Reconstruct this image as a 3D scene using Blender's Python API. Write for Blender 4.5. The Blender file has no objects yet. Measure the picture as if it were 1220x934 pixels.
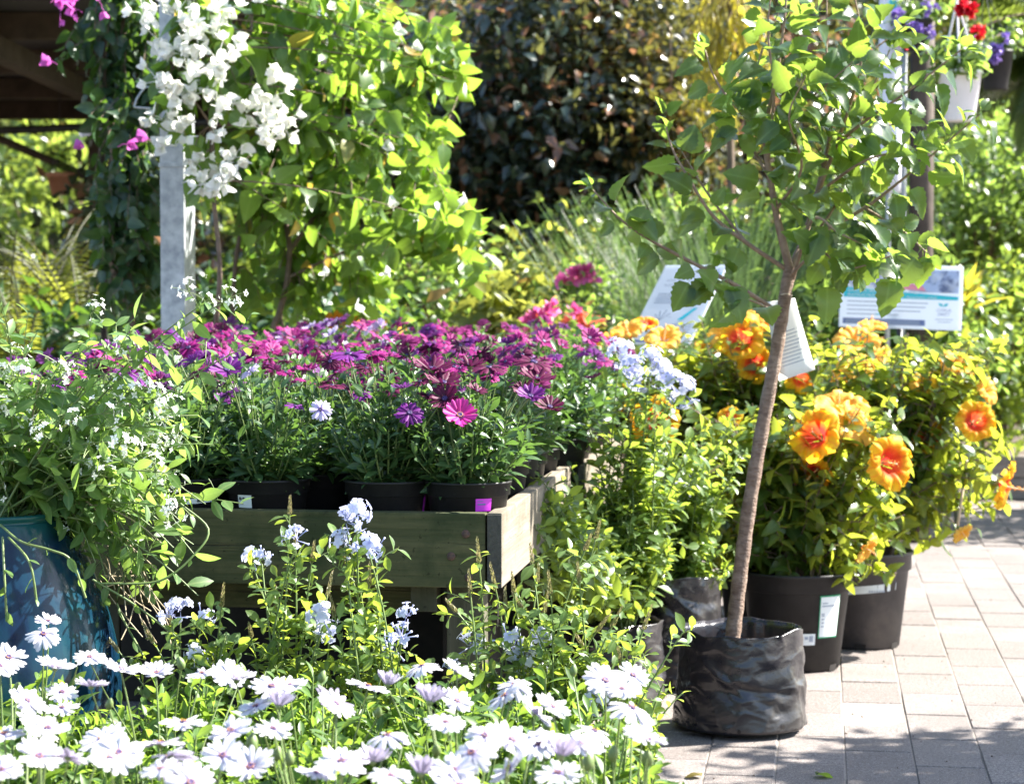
import bpy, bmesh, math, random
import numpy as np
from mathutils import Vector, Matrix, noise as mnoise

rng = np.random.RandomState(7)
random.seed(7)
scene = bpy.context.scene
COL = scene.collection
R = math.radians

# ------------------------------------------------------------------ camera model (photo pixels 1220x934)
F = 2600.0
CAMZ = 1.05
PITCH = math.atan(117 / F)
CAM = np.array([0, 0, CAMZ])
FW = np.array([0, math.cos(PITCH), -math.sin(PITCH)])
UP = np.array([0, math.sin(PITCH), math.cos(PITCH)])
RT = np.array([1.0, 0, 0])

def at(px, py, d):
    return CAM + d * (FW + RT * (px - 610) / F - UP * (py - 467) / F)

def gp(px, py, z=0.0):
    r = FW + RT * (px - 610) / F - UP * (py - 467) / F
    return CAM + r * ((z - CAMZ) / r[2])

def px_of(p):
    q = np.asarray(p) - CAM
    d = q @ FW
    return 610 + F * (q @ RT) / d, 467 - F * (q @ UP) / d, d

TH = math.atan(369 / F)                       # the paving grid runs this far clockwise of the view
XL = np.array([math.cos(TH), -math.sin(TH), 0])
YL = np.array([math.sin(TH), math.cos(TH), 0])

# ------------------------------------------------------------------ mesh buffer
def nrm(a):
    a = np.asarray(a, float)
    return a / (np.linalg.norm(a, axis=-1, keepdims=True) + 1e-9)

class Buf:
    def __init__(s):
        s.V, s.L, s.R, s.Q, s.T, s.QM, s.TM, s.n = [], [], [], [], [], [], [], 0
    def add(s, V, Q=None, T=None, m=0, rnd=0.5, lp=None):
        V = np.asarray(V, float).reshape(-1, 3); k = len(V)
        s.V.append(V)
        s.L.append(np.zeros((k, 3)) if lp is None else np.asarray(lp, float).reshape(-1, 3))
        s.R.append(np.broadcast_to(np.asarray(rnd, float), (k,)))
        if Q is not None and len(Q):
            Q = np.asarray(Q, int) + s.n; s.Q.append(Q); s.QM.append(np.broadcast_to(np.asarray(m), (len(Q),)))
        if T is not None and len(T):
            T = np.asarray(T, int) + s.n; s.T.append(T); s.TM.append(np.broadcast_to(np.asarray(m), (len(T),)))
        s.n += k
    def mesh(s, name, mats, off=None, smooth=True):
        V = np.concatenate(s.V) if s.V else np.zeros((0, 3))
        if off is not None: V = V - np.asarray(off)
        L = np.concatenate(s.L); Rr = np.concatenate(s.R)
        Q = np.concatenate(s.Q) if s.Q else np.zeros((0, 4), int)
        T = np.concatenate(s.T) if s.T else np.zeros((0, 3), int)
        mi = np.concatenate(s.QM + s.TM) if (s.QM or s.TM) else np.zeros(0, int)
        me = bpy.data.meshes.new(name)
        nq, nt = len(Q), len(T)
        me.vertices.add(len(V)); me.vertices.foreach_set('co', V.astype(np.float32).ravel())
        me.loops.add(nq * 4 + nt * 3)
        me.loops.foreach_set('vertex_index', np.concatenate([Q.ravel(), T.ravel()]).astype(np.int32))
        me.polygons.add(nq + nt)
        me.polygons.foreach_set('loop_start', np.concatenate([np.arange(nq) * 4, nq * 4 + np.arange(nt) * 3]).astype(np.int32))
        me.polygons.foreach_set('material_index', mi.astype(np.int32))
        me.polygons.foreach_set('use_smooth', np.full(nq + nt, smooth))
        a = me.attributes.new('rnd', 'FLOAT', 'POINT'); a.data.foreach_set('value', Rr.astype(np.float32))
        a = me.attributes.new('lp', 'FLOAT_VECTOR', 'POINT'); a.data.foreach_set('vector', L.astype(np.float32).ravel())
        me.update(calc_edges=True)
        for m in (mats if isinstance(mats, (list, tuple)) else [mats]): me.materials.append(m)
        return me
    def build(s, name, mats, parent=None, off=None, smooth=True):
        return link(name, s.mesh(name, mats, off, smooth), parent)

def link(name, me, parent=None):
    o = bpy.data.objects.new(name, me); COL.objects.link(o)
    if parent is not None: o.parent = parent
    return o

def tag(o, label=None, cat=None, group=None, kind=None):
    if label: o['label'] = label
    if cat: o['category'] = cat
    if group: o['group'] = group
    if kind: o['kind'] = kind
    return o

def thing(name, label, cat, loc=(0, 0, 0), rotz=0.0, group=None):
    o = bpy.data.objects.new(name, None); COL.objects.link(o)
    o.location = tuple(loc); o.rotation_euler = (0, 0, rotz); o.empty_display_size = 0.1
    return tag(o, label, cat, group)

# ------------------------------------------------------------------ shapes
def leaf_tmpl(prof, n=4, fold=0.15, curl=0.25, serr=0.0, pet=0.0, wave=0.0, twist=0.0):
    """unit-length leaf along +y, blade width from prof(y) (full half-width), normal +z"""
    V, LP = [], []
    ys = [i / n for i in range(n + 1)]
    rows = [(y, max(prof(y), 0.004)) for y in ys]
    for i, (y, w) in enumerate(rows):
        k = 1 + (serr if i % 2 else -serr) * (0 < i < n)
        z = -curl * y * y + pet * 0.0
        wz = wave * math.sin(y * 9)
        yy = y + (serr * 0.12 if i % 2 else 0) * (0 < i < n)
        V += [(-w * k, yy, z + fold * w * 1.5 + wz), (twist * y * y, y, z), (w * k, yy, z + fold * w * 1.5 - wz)]
        LP += [(-w / .5, y, 0), (0, y, 0), (w / .5, y, 0)]
    off = 0
    Q = []
    if pet:
        V = [(-.012, -pet, .10 * pet), (0, -pet, .10 * pet), (.012, -pet, .10 * pet)] + V
        LP = [(-.01, 0, 1), (0, 0, 1), (.01, 0, 1)] + LP
    nr = len(V) // 3
    for i in range(nr - 1):
        a = 3 * i
        Q += [(a, a + 1, a + 4, a + 3), (a + 1, a + 2, a + 5, a + 4)]
    return np.array(V, float), np.array(Q), np.array(LP, float)

def p_ovate(w, b=0.35):
    return lambda y: w * (math.sin(math.pi * min(1, y ** 0.62)) ** 0.8) if 0 < y < 1 else 0.0
def p_spat(w):
    return lambda y: w * (0.25 + 0.75 * math.sin(math.pi * min(1, max(0, (y - .25) / .85 + .1)) ) if y > .25 else 0.25 + y * .4) if 0 < y < 1 else 0.1 * w
def p_lance(w):
    return lambda y: w * math.sin(math.pi * y) ** 0.9 if 0 < y < 1 else 0.0
def p_petal(w):
    return lambda y: w * (0.35 + 0.65 * math.sin(min(1, y * 1.25) * math.pi / 2)) * (1 if y < .86 else max(.25, math.sqrt(max(0, 1 - ((y - .86) / .15) ** 2))))
def p_heart(w):
    def f(y):
        if y <= 0: return 0.10 * w
        if y >= 1: return 0
        return w * (1 - y) ** 0.62 * min(1, (y / .16)) ** .55 * 1.12
    return f

T_OV = leaf_tmpl(p_ovate(.30), 5, .18, .28)
T_OVP = leaf_tmpl(p_ovate(.33), 6, .15, .3, pet=.22)
T_BG = leaf_tmpl(p_ovate(.27), 2, .2, .2)
T_BG3 = leaf_tmpl(p_ovate(.28), 3, .2, .25)
T_SPAT = leaf_tmpl(p_spat(.17), 5, .22, .25)
T_EUPH = leaf_tmpl(p_lance(.22), 5, .12, .2, pet=.1)
T_TREE = leaf_tmpl(p_ovate(.40), 13, .16, .30, serr=.085, pet=.42, wave=.015)
T_TREE2 = leaf_tmpl(p_ovate(.36), 13, .26, .5, serr=.085, pet=.40, wave=.02)
T_HIB = leaf_tmpl(p_heart(.32), 9, .16, .32, serr=.07, pet=.3)
T_BLADE = leaf_tmpl(lambda y: .013 * (1 - y) ** .6, 6, .0, .55)

def orient(t, n):
    t = nrm(t); n = np.asarray(n, float)
    n = nrm(n - (n * t).sum(-1, keepdims=True) * t)
    s = np.cross(t, n)
    return np.stack([s, t, n], axis=-1)

def scatter(buf, tmpl, pos, t, n, size, m=0, rnd=None, wide=1.0):
    pos = np.asarray(pos, float).reshape(-1, 3); N = len(pos)
    if N == 0: return
    V, Q, LP = tmpl
    M = orient(np.broadcast_to(t, (N, 3)), np.broadcast_to(n, (N, 3)))
    size = np.broadcast_to(size, (N,))
    wide = np.broadcast_to(wide, (N,))
    VV = np.broadcast_to(V, (N,) + V.shape).copy()
    VV[:, :, 0] *= wide[:, None]
    W = np.einsum('nij,nvj->nvi', M, VV) * size[:, None, None] + pos[:, None, :]
    if rnd is None: rnd = rng.rand(N)
    nv = len(V)
    QQ = (Q[None] + (np.arange(N) * nv)[:, None, None]).reshape(-1, 4)
    buf.add(W.reshape(-1, 3), QQ, None, m, np.repeat(rnd, nv), np.tile(LP, (N, 1)))

def tube(buf, pts, r, sides=5, m=0, rnd=0.5, cap=False):
    P = np.asarray(pts, float); k = len(P)
    r = np.broadcast_to(r, (k,))
    tg = np.gradient(P, axis=0); tg = nrm(tg)
    ref = np.array([0, 0, 1.0]) if abs(tg[0][2]) < .9 else np.array([1.0, 0, 0])
    s = nrm(np.cross(tg, ref)); u = np.cross(s, tg)
    a = np.arange(sides) / sides * 2 * math.pi
    ring = P[:, None] + r[:, None, None] * (np.cos(a)[None, :, None] * s[:, None] + np.sin(a)[None, :, None] * u[:, None])
    i = np.arange(k - 1)[:, None] * sides; j = np.arange(sides)[None]
    j2 = (j + 1) % sides
    Q = np.stack([i + j, i + j2, i + sides + j2, i + sides + j], -1).reshape(-1, 4)
    lp = np.zeros((k * sides, 3)); lp[:, 1] = np.repeat(np.linspace(0, 1, k), sides)
    T = []
    V = ring.reshape(-1, 3)
    if cap:
        V = np.concatenate([V, P[:1], P[-1:]]); lp = np.concatenate([lp, [[0, 0, 0], [0, 1, 0]]])
        c0, c1 = k * sides, k * sides + 1; e = (k - 1) * sides
        T = [(c0, (q + 1) % sides, q) for q in range(sides)] + [(c1, e + q, e + (q + 1) % sides) for q in range(sides)]
    buf.add(V, Q, T, m, rnd, lp)

def bez(p0, p1, bend, n=7):
    p0, p1 = np.asarray(p0, float), np.asarray(p1, float); c = (p0 + p1) / 2 + np.asarray(bend, float)
    t = np.linspace(0, 1, n)[:, None]
    return (1 - t) ** 2 * p0 + 2 * t * (1 - t) * c + t * t * p1

def smooth_path(pts, n=6):
    P = np.asarray(pts, float)
    if len(P) < 3: return np.array([P[0] + (P[-1] - P[0]) * t for t in np.linspace(0, 1, n)])
    E = np.concatenate([[2 * P[0] - P[1]], P, [2 * P[-1] - P[-2]]]); out = []
    for i in range(1, len(E) - 2):
        p0, p1, p2, p3 = E[i - 1:i + 3]
        for t in np.linspace(0, 1, n, endpoint=False):
            out.append(.5 * ((2 * p1) + (-p0 + p2) * t + (2 * p0 - 5 * p1 + 4 * p2 - p3) * t * t + (-p0 + 3 * p1 - 3 * p2 + p3) * t ** 3))
    out.append(P[-1]); return np.array(out)

def lathe(buf, prof, seg=40, m=0, c=(0, 0, 0), rnd=.5, wob=None):
    P = np.asarray(prof, float); k = len(P)
    a = np.arange(seg) / seg * 2 * math.pi
    rr = P[:, 0][:, None] * np.ones(seg)
    if wob is not None: rr = rr * wob(a[None], P[:, 1][:, None])
    V = np.stack([rr * np.cos(a), rr * np.sin(a), P[:, 1][:, None] * np.ones(seg)], -1) + np.asarray(c)
    i = np.arange(k - 1)[:, None] * seg; j = np.arange(seg)[None]; j2 = (j + 1) % seg
    Q = np.stack([i + j, i + j2, i + seg + j2, i + seg + j], -1).reshape(-1, 4)
    buf.add(V.reshape(-1, 3), Q, None, m, rnd)

def along(pts, start, step, jit=.2):
    """positions and tangents spaced along a polyline from arc fraction start"""
    P = np.asarray(pts, float); seg = np.linalg.norm(np.diff(P, axis=0), axis=1); s = np.concatenate([[0], np.cumsum(seg)])
    L = s[-1]; q = np.arange(L * start, L, step)
    if len(q) == 0: return np.zeros((0, 3)), np.zeros((0, 3)), np.zeros(0)
    q = np.clip(q + rng.uniform(-jit, jit, len(q)) * step, 0, L)
    pos = np.stack([np.interp(q, s, P[:, i]) for i in range(3)], -1)
    tg = nrm(np.gradient(P, axis=0)); t = nrm(np.stack([np.interp(q, s, tg[:, i]) for i in range(3)], -1))
    return pos, t, q / L

def leafy(buf, tmpl, pts, start, step, size, out=.9, fwd=.5, drop=.15, upn=1.0, m=0, jit=.5, taper=.25, nm=None, rr=None, wide=1.0):
    pos, t, q = along(pts, start, step)
    N = len(pos)
    if N == 0: return
    ang = rng.uniform(0, 6.28) + np.arange(N) * 2.4 + rng.uniform(-.4, .4, N)
    ref = np.where(np.abs(t[:, 2:3]) < .9, np.array([[0, 0, 1.0]]), np.array([[1.0, 0, 0]]))
    s = nrm(np.cross(t, ref)); u = np.cross(s, t)
    rad = np.cos(ang)[:, None] * s + np.sin(ang)[:, None] * u
    d = nrm(rad * out + t * fwd + np.array([0, 0, -drop]) + rng.normal(0, .25, (N, 3)))
    n = nrm(np.array([0, 0, upn]) + t * .35 + rng.normal(0, jit, (N, 3)))
    sz = size * (1 - taper * q) * rng.uniform(.55, 1.25, N)
    scatter(buf, tmpl, pos, d, n, sz, m, None if rr is None else rng.uniform(rr[0], rr[1], N), wide)

def bevel_box(size, c=(0, 0, 0), bev=.004, seg=2):
    bm = bmesh.new(); bmesh.ops.create_cube(bm, size=1)
    bmesh.ops.scale(bm, vec=size, verts=bm.verts)
    if bev: bmesh.ops.bevel(bm, geom=list(bm.edges), offset=bev, segments=seg, affect='EDGES', profile=.6)
    bmesh.ops.translate(bm, vec=c, verts=bm.verts)
    return bm

def box(name, size, c, mat, parent=None, bev=.004, rot=None, off=None):
    bm = bevel_box(size, (0, 0, 0), bev)
    M = Matrix.Translation(Vector(c)) @ (Matrix.Rotation(rot, 4, 'Z') if isinstance(rot, (int, float)) else (rot.to_4x4() if rot is not None else Matrix()))
    me = bpy.data.meshes.new(name); bm.to_mesh(me); bm.free(); me.materials.append(mat)
    o = link(name, me, parent); o.matrix_basis = M
    return o

# ------------------------------------------------------------------ materials
MATS = {}
def newmat(name):
    m = bpy.data.materials.new(name); m.use_nodes = True
    nt = m.node_tree
    for n in list(nt.nodes): nt.nodes.remove(n)
    out = nt.nodes.new('ShaderNodeOutputMaterial')
    return m, nt, out
def N_(nt, t, **k):
    n = nt.nodes.new(t)
    for a, b in k.items(): setattr(n, a, b)
    return n
def rgba(c): return (c[0], c[1], c[2], 1.0)
def mixc(nt, fac, a, b, mode='MIX'):
    n = N_(nt, 'ShaderNodeMix', data_type='RGBA', blend_type=mode)
    for idx, v in ((0, fac), (6, a), (7, b)):
        if hasattr(v, 'is_linked') or hasattr(v, 'links'): nt.links.new(v, n.inputs[idx])
        else: n.inputs[idx].default_value = v if idx == 0 else rgba(v)
    return n.outputs[2]
def attr(nt, name, o='Fac'):
    n = N_(nt, 'ShaderNodeAttribute', attribute_name=name); return n.outputs[o]
def maprange(nt, v, a, b, c=0., d=1.):
    n = N_(nt, 'ShaderNodeMapRange'); nt.links.new(v, n.inputs[0])
    n.inputs[1].default_value, n.inputs[2].default_value, n.inputs[3].default_value, n.inputs[4].default_value = a, b, c, d
    return n.outputs[0]
def noise(nt, scale, detail=3, rough=.55, coord=None, stretch=None):
    n = N_(nt, 'ShaderNodeTexNoise'); n.inputs['Scale'].default_value = scale; n.inputs['Detail'].default_value = detail; n.inputs['Roughness'].default_value = rough
    tc = N_(nt, 'ShaderNodeTexCoord'); src = tc.outputs[coord or 'Object']
    if stretch:
        mp = N_(nt, 'ShaderNodeMapping'); mp.inputs['Scale'].default_value = stretch; nt.links.new(src, mp.inputs[0]); src = mp.outputs[0]
    nt.links.new(src, n.inputs['Vector']); return n.outputs['Fac']

def leaf_mat(name, dark, light, trans, tfac=.42, rough=.42, rib=None, odd=None, spec=.5, back=None):
    m, nt, out = newmat(name)
    rnd = attr(nt, 'rnd')
    c = mixc(nt, rnd, dark, light)
    nz = maprange(nt, noise(nt, 60, 2), .3, .7, .8, 1.15)
    mul = N_(nt, 'ShaderNodeVectorMath', operation='SCALE'); nt.links.new(c, mul.inputs[0]); nt.links.new(nz, mul.inputs['Scale']); c = mul.outputs[0]
    lp = N_(nt, 'ShaderNodeSeparateXYZ'); nt.links.new(attr(nt, 'lp', 'Vector'), lp.inputs[0])
    ax = N_(nt, 'ShaderNodeMath', operation='ABSOLUTE'); nt.links.new(lp.outputs[0], ax.inputs[0])
    tr = mixc(nt, rnd, [x * .75 for x in trans], [min(1, x * 1.15) for x in trans])
    if odd:       # some leaves of another colour (old or new growth)
        f = maprange(nt, rnd, 1 - odd[1], 1 - odd[1] + .02)
        c = mixc(nt, f, c, odd[0]); tr = mixc(nt, f, tr, [min(1, x * 2.2) for x in odd[0]])
    if rib:
        f = maprange(nt, ax.outputs[0], .0, .10, .75, .0)
        c = mixc(nt, f, c, rib)
        # side veins
        w = N_(nt, 'ShaderNodeMath', operation='MULTIPLY_ADD'); nt.links.new(ax.outputs[0], w.inputs[0]); w.inputs[1].default_value = -.6; nt.links.new(lp.outputs[1], w.inputs[2])
        s = N_(nt, 'ShaderNodeMath', operation='MULTIPLY'); nt.links.new(w.outputs[0], s.inputs[0]); s.inputs[1].default_value = 44
        sn = N_(nt, 'ShaderNodeMath', operation='SINE'); nt.links.new(s.outputs[0], sn.inputs[0])
        fv = maprange(nt, sn.outputs[0], .90, 1.0, 0, .35)
        c = mixc(nt, fv, c, rib); tr = mixc(nt, fv, tr, [x * .55 for x in trans])
    if back:
        g = N_(nt, 'ShaderNodeNewGeometry'); c = mixc(nt, g.outputs['Backfacing'], c, back)
    p = N_(nt, 'ShaderNodeBsdfPrincipled'); nt.links.new(c, p.inputs['Base Color'])
    p.inputs['Roughness'].default_value = rough; p.inputs['Specular IOR Level'].default_value = spec
    t = N_(nt, 'ShaderNodeBsdfTranslucent'); nt.links.new(tr, t.inputs[0])
    mx = N_(nt, 'ShaderNodeMixShader'); mx.inputs[0].default_value = tfac
    nt.links.new(p.outputs[0], mx.inputs[1]); nt.links.new(t.outputs[0], mx.inputs[2]); nt.links.new(mx.outputs[0], out.inputs[0])
    return m

def petal_mat(name, stops, var=.0, tfac=.35, rough=.55, back=None, streak=None, other=None):
    """colour runs from the petal's base (0) to its tip (1)"""
    m, nt, out = newmat(name)
    lp = N_(nt, 'ShaderNodeSeparateXYZ'); nt.links.new(attr(nt, 'lp', 'Vector'), lp.inputs[0])
    cr = N_(nt, 'ShaderNodeValToRGB'); e = cr.color_ramp.elements
    e[0].position, e[0].color = stops[0][0], rgba(stops[0][1]); e[1].position, e[1].color = stops[-1][0], rgba(stops[-1][1])
    for p_, c_ in stops[1:-1]:
        x = e.new(p_); x.color = rgba(c_)
    nt.links.new(lp.outputs[1], cr.inputs[0]); c = cr.outputs[0]
    rnd = attr(nt, 'rnd')
    if other: c = mixc(nt, rnd, c, other)
    if streak:
        s = N_(nt, 'ShaderNodeMath', operation='MULTIPLY'); nt.links.new(lp.outputs[0], s.inputs[0]); s.inputs[1].default_value = 16
        sn = N_(nt, 'ShaderNodeMath', operation='SINE'); nt.links.new(s.outputs[0], sn.inputs[0])
        c = mixc(nt, maprange(nt, sn.outputs[0], .5, 1, 0, .35), c, streak)
    if back:
        g = N_(nt, 'ShaderNodeNewGeometry'); c = mixc(nt, g.outputs['Backfacing'], c, back)
    p = N_(nt, 'ShaderNodeBsdfPrincipled'); nt.links.new(c, p.inputs['Base Color']); p.inputs['Roughness'].default_value = rough
    p.inputs['Specular IOR Level'].default_value = .3
    t = N_(nt, 'ShaderNodeBsdfTranslucent'); nt.links.new(c, t.inputs[0])
    mx = N_(nt, 'ShaderNodeMixShader'); mx.inputs[0].default_value = tfac
    nt.links.new(p.outputs[0], mx.inputs[1]); nt.links.new(t.outputs[0], mx.inputs[2]); nt.links.new(mx.outputs[0], out.inputs[0])
    return m

def mat(name, a, b=None, rough=.6, scale=20, bump=0., bscale=None, metal=0., spec=.5, stretch=None, lo=.35, hi=.65, c3=None, s3=3., rrange=None, coat=0.):
    m, nt, out = newmat(name)
    b = b or a
    c = mixc(nt, maprange(nt, noise(nt, scale, 4, .6, stretch=stretch), lo, hi), a, b)
    if c3: c = mixc(nt, maprange(nt, noise(nt, s3, 5, .65), .5, .68, 0, .8), c, c3)
    p = N_(nt, 'ShaderNodeBsdfPrincipled'); nt.links.new(c, p.inputs['Base Color'])
    p.inputs['Roughness'].default_value = rough; p.inputs['Metallic'].default_value = metal; p.inputs['Specular IOR Level'].default_value = spec
    p.inputs['Coat Weight'].default_value = coat; p.inputs['Coat Roughness'].default_value = .08
    if rrange: nt.links.new(maprange(nt, noise(nt, scale * .7, 3), .3, .7, rrange[0], rrange[1]), p.inputs['Roughness'])
    if bump:
        bn = N_(nt, 'ShaderNodeBump'); bn.inputs['Strength'].default_value = bump; bn.inputs['Distance'].default_value = .01
        nt.links.new(noise(nt, bscale or scale, 5, .6, stretch=stretch), bn.inputs['Height']); nt.links.new(bn.outputs[0], p.inputs['Normal'])
    nt.links.new(p.outputs[0], out.inputs[0])
    return m

# foliage
M_TREE = leaf_mat('tree leaf', (.010, .036, .015), (.028, .070, .018), (.34, .50, .06), .46, .32, rib=(.13, .21, .07), back=(.032, .068, .028))
M_HIB = leaf_mat('hibiscus leaf', (.03, .075, .02), (.065, .13, .028), (.50, .57, .05), .48, .28, rib=(.15, .22, .06))
M_PLUM = leaf_mat('plumbago leaf', (.05, .11, .03), (.10, .17, .045), (.44, .57, .065), .46, .38, rib=(.18, .26, .09))
M_EUPH = leaf_mat('euphorbia leaf', (.05, .12, .035), (.105, .19, .055), (.34, .52, .09), .46, .45, rib=(.2, .27, .1))
M_DAISY = leaf_mat('daisy leaf shaded', (.022, .062, .022), (.05, .11, .035), (.16, .30, .05), .30, .40, rib=(.10, .17, .06))  # bench plants: shade on the front ones is put into this darker green
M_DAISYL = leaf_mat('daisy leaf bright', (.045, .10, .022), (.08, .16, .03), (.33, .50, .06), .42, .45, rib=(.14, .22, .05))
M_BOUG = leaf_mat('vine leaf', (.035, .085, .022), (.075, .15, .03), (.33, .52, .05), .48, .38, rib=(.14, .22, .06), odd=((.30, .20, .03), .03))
M_BOUGD = leaf_mat('vine leaf shaded', (.016, .045, .026), (.032, .075, .035), (.18, .34, .03), .30, .36, rib=(.07, .12, .05))  # darker, bluer copy of the vine leaf with shade put into its colour
M_DARK = leaf_mat('dark shrub leaf', (.016, .034, .026), (.042, .068, .045), (.24, .24, .06), .28, .22, odd=((.20, .10, .05), .24), spec=.9)
M_YEL = leaf_mat('yellow green leaf', (.07, .11, .018), (.14, .16, .02), (.50, .52, .08), .42, .40, odd=((.26, .17, .05), .14))
M_OLIVE = leaf_mat('golden olive leaf', (.030, .038, .018), (.075, .075, .028), (.30, .28, .05), .32, .26, odd=((.28, .18, .05), .2), spec=.8)
M_MID = leaf_mat('mid green leaf', (.035, .08, .02), (.07, .13, .028), (.34, .50, .08), .46, .34)
M_BACK = leaf_mat('far tree leaf', (.025, .055, .022), (.07, .11, .03), (.42, .54, .08), .46, .32)
M_FERN = leaf_mat('fern frond', (.08, .12, .02), (.14, .17, .03), (.46, .50, .06), .42, .5)
M_GRASS = leaf_mat('grass blade', (.05, .10, .045), (.13, .155, .085), (.18, .30, .08), .32, .5)
M_WEEP = leaf_mat('weeping blade', (.22, .21, .03), (.32, .28, .05), (.75, .66, .06), .45, .45)
M_PALM = leaf_mat('palm frond', (.035, .075, .03), (.08, .12, .04), (.32, .42, .06), .38, .38)
M_SPIKE = leaf_mat('bud spike', (.16, .17, .07), (.27, .20, .12), (.35, .32, .12), .3, .5)
M_STEM = mat('green stem', (.10, .16, .04), (.16, .20, .07), .5, 30)
M_STEMD = mat('dark stem', (.05, .06, .03), (.09, .09, .045), .6, 30)
M_DRY = mat('dry stem', (.28, .22, .13), (.40, .33, .22), .7, 30)
M_BARK = mat('young bark', (.13, .078, .052), (.25, .17, .12), .75, 45, .6, 90, stretch=(1, 1, 2.2), c3=(.30, .22, .165), s3=30)
M_TWIG = mat('twig bark', (.17, .105, .07), (.26, .18, .12), .65, 60, .2)
M_WOODY = mat('woody stem', (.11, .075, .05), (.19, .13, .09), .75, 25, .4, 50)
# blossom
M_WHITE = petal_mat('white petal', [(0, (.26, .17, .42)), (.17, (.52, .48, .62)), (.38, (.57, .565, .60)), (1, (.655, .65, .665))], tfac=.26, back=(.47, .42, .56), streak=(.52, .50, .60))
M_MAG = petal_mat('magenta petal', [(0, (.12, .005, .06)), (.3, (.22, .006, .115)), (1, (.33, .014, .18))], tfac=.35, back=(.28, .05, .19))
M_BURG = petal_mat('burgundy petal', [(0, (.03, .001, .012)), (.4, (.075, .002, .030)), (1, (.115, .004, .048))], tfac=.3, back=(.10, .012, .06))
M_PURP = petal_mat('purple petal', [(0, (.05, .004, .07)), (.3, (.11, .009, .14)), (1, (.18, .02, .22))], tfac=.35, back=(.18, .06, .22))
M_LILAC = petal_mat('lilac petal', [(0, (.40, .26, .60)), (.3, (.62, .52, .74)), (1, (.72, .64, .80))], tfac=.3, back=(.5, .38, .62))
M_PINK = petal_mat('pink petal', [(0, (.60, .25, .45)), (.2, (.48, .025, .24)), (1, (.50, .035, .28))], tfac=.3)
M_BLUE = petal_mat('plumbago petal', [(0, (.42, .44, .74)), (.5, (.52, .56, .82)), (1, (.58, .62, .84))], tfac=.4, other=(.72, .72, .84))
M_HIBP = petal_mat('hibiscus petal', [(0, (.55, .008, .03)), (.30, (.70, .015, .03)), (.46, (.80, .11, .02)), (.58, (.86, .38, .015)), (.75, (.88, .52, .02)), (1, (.90, .64, .05))], tfac=.55, rough=.6, other=(.88, .50, .03), streak=(.84, .16, .04))
M_HIBP2 = petal_mat('pale hibiscus petal', [(0, (.75, .12, .04)), (.25, (.86, .40, .03)), (1, (.88, .58, .12))], tfac=.45, rough=.6)
M_BRACT = petal_mat('white bract', [(0, (.66, .72, .50)), (.25, (.82, .82, .76)), (1, (.86, .85, .82))], tfac=.55, streak=(.76, .78, .70))
M_BRACTM = petal_mat('magenta bract', [(0, (.55, .12, .45)), (1, (.72, .16, .60))], tfac=.45)
M_TINY = petal_mat('tiny white blossom', [(0, (.72, .78, .66)), (1, (.86, .86, .84))], tfac=.3)
M_RED = petal_mat('red petal', [(0, (.45, .005, .01)), (1, (.65, .012, .03))], tfac=.3)
M_VIOL = petal_mat('violet petal', [(0, (.22, .13, .45)), (1, (.36, .25, .62))], tfac=.3)
M_CORAL = petal_mat('coral petal', [(0, (.75, .12, .10)), (1, (.82, .28, .18))], tfac=.35)
M_ROSE = petal_mat('rose petal', [(0, (.66, .08, .30)), (1, (.75, .18, .42))], tfac=.35)
M_ORANGE = petal_mat('orange petal', [(0, (.70, .22, .02)), (1, (.85, .42, .03))], tfac=.35)
M_DISC = mat('flower disc', (.022, .010, .07), (.05, .02, .11), .6, 300)
M_POLLEN = mat('pollen', (.75, .30, .03), (.80, .42, .05), .7, 300)
M_STYLE = mat('stamen column', (.80, .55, .30), (.85, .70, .45), .6, 60)
# hard things
M_POT = mat('black pot plastic', (.015, .014, .015), (.022, .021, .022), .5, 15, .06, 120, rrange=(.42, .6), spec=.25, c3=(.035, .032, .03), s3=6)
M_POTG = mat('grey pot plastic', (.055, .050, .051), (.08, .073, .073), .6, 9, .08, 90, rrange=(.5, .7), c3=(.13, .115, .105), s3=5, spec=.3)
M_BAG = mat('black poly bag', (.012, .011, .014), (.020, .018, .021), .30, 7, .4, 9, rrange=(.20, .40), c3=(.05, .045, .04), s3=5, spec=.6, stretch=(1, 1, 1.6))
M_SOIL = mat('potting soil', (.035, .022, .014), (.10, .065, .04), .95, 70, 1.0, 110)
M_LABEL = mat('white label', (.74, .76, .76), None, .45, 5)
M_LABELM = mat('magenta label', (.55, .03, .55), (.60, .05, .58), .45, 5)
M_LGREEN = mat('green print', (.03, .30, .14), None, .5, 5)
M_INK = mat('dark print', (.06, .06, .07), None, .5, 5)
M_GREYINK = mat('grey print', (.30, .34, .42), None, .5, 5)
M_TEAL = mat('teal print', (.02, .48, .56), None, .45, 5)
M_NAVY = mat('navy print', (.10, .13, .30), (.14, .18, .36), .45, 40)
M_SIGNRED = mat('red print', (.75, .25, .32), None, .45, 5)
M_STONES = mat('stone picture print', (.70, .68, .72), (.34, .34, .48), .45, 26, lo=.45, hi=.6)
M_BLUEPIC = mat('blue picture print', (.38, .46, .66), (.10, .13, .24), .45, 22, lo=.45, hi=.6, c3=(.62, .66, .76), s3=14)
M_STEEL = mat('galvanised steel', (.26, .28, .30), (.44, .46, .47), .5, 30, .08, 60, metal=.15, rrange=(.38, .6), c3=(.52, .54, .55), s3=12)
M_DKMETAL = mat('dark metal', (.03, .03, .032), (.05, .05, .05), .5, 20, metal=.5)
M_ROOF = mat('dark roof sheet', (.045, .042, .045), (.065, .06, .062), .7, 4, .1)
M_BEAM = mat('roof timber', (.05, .035, .025), (.09, .065, .048), .8, 10, .3, stretch=(1, 1, 1))
M_COPPER = mat('copper cap', (.55, .28, .20), (.62, .34, .26), .4, 30, metal=.8)
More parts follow.
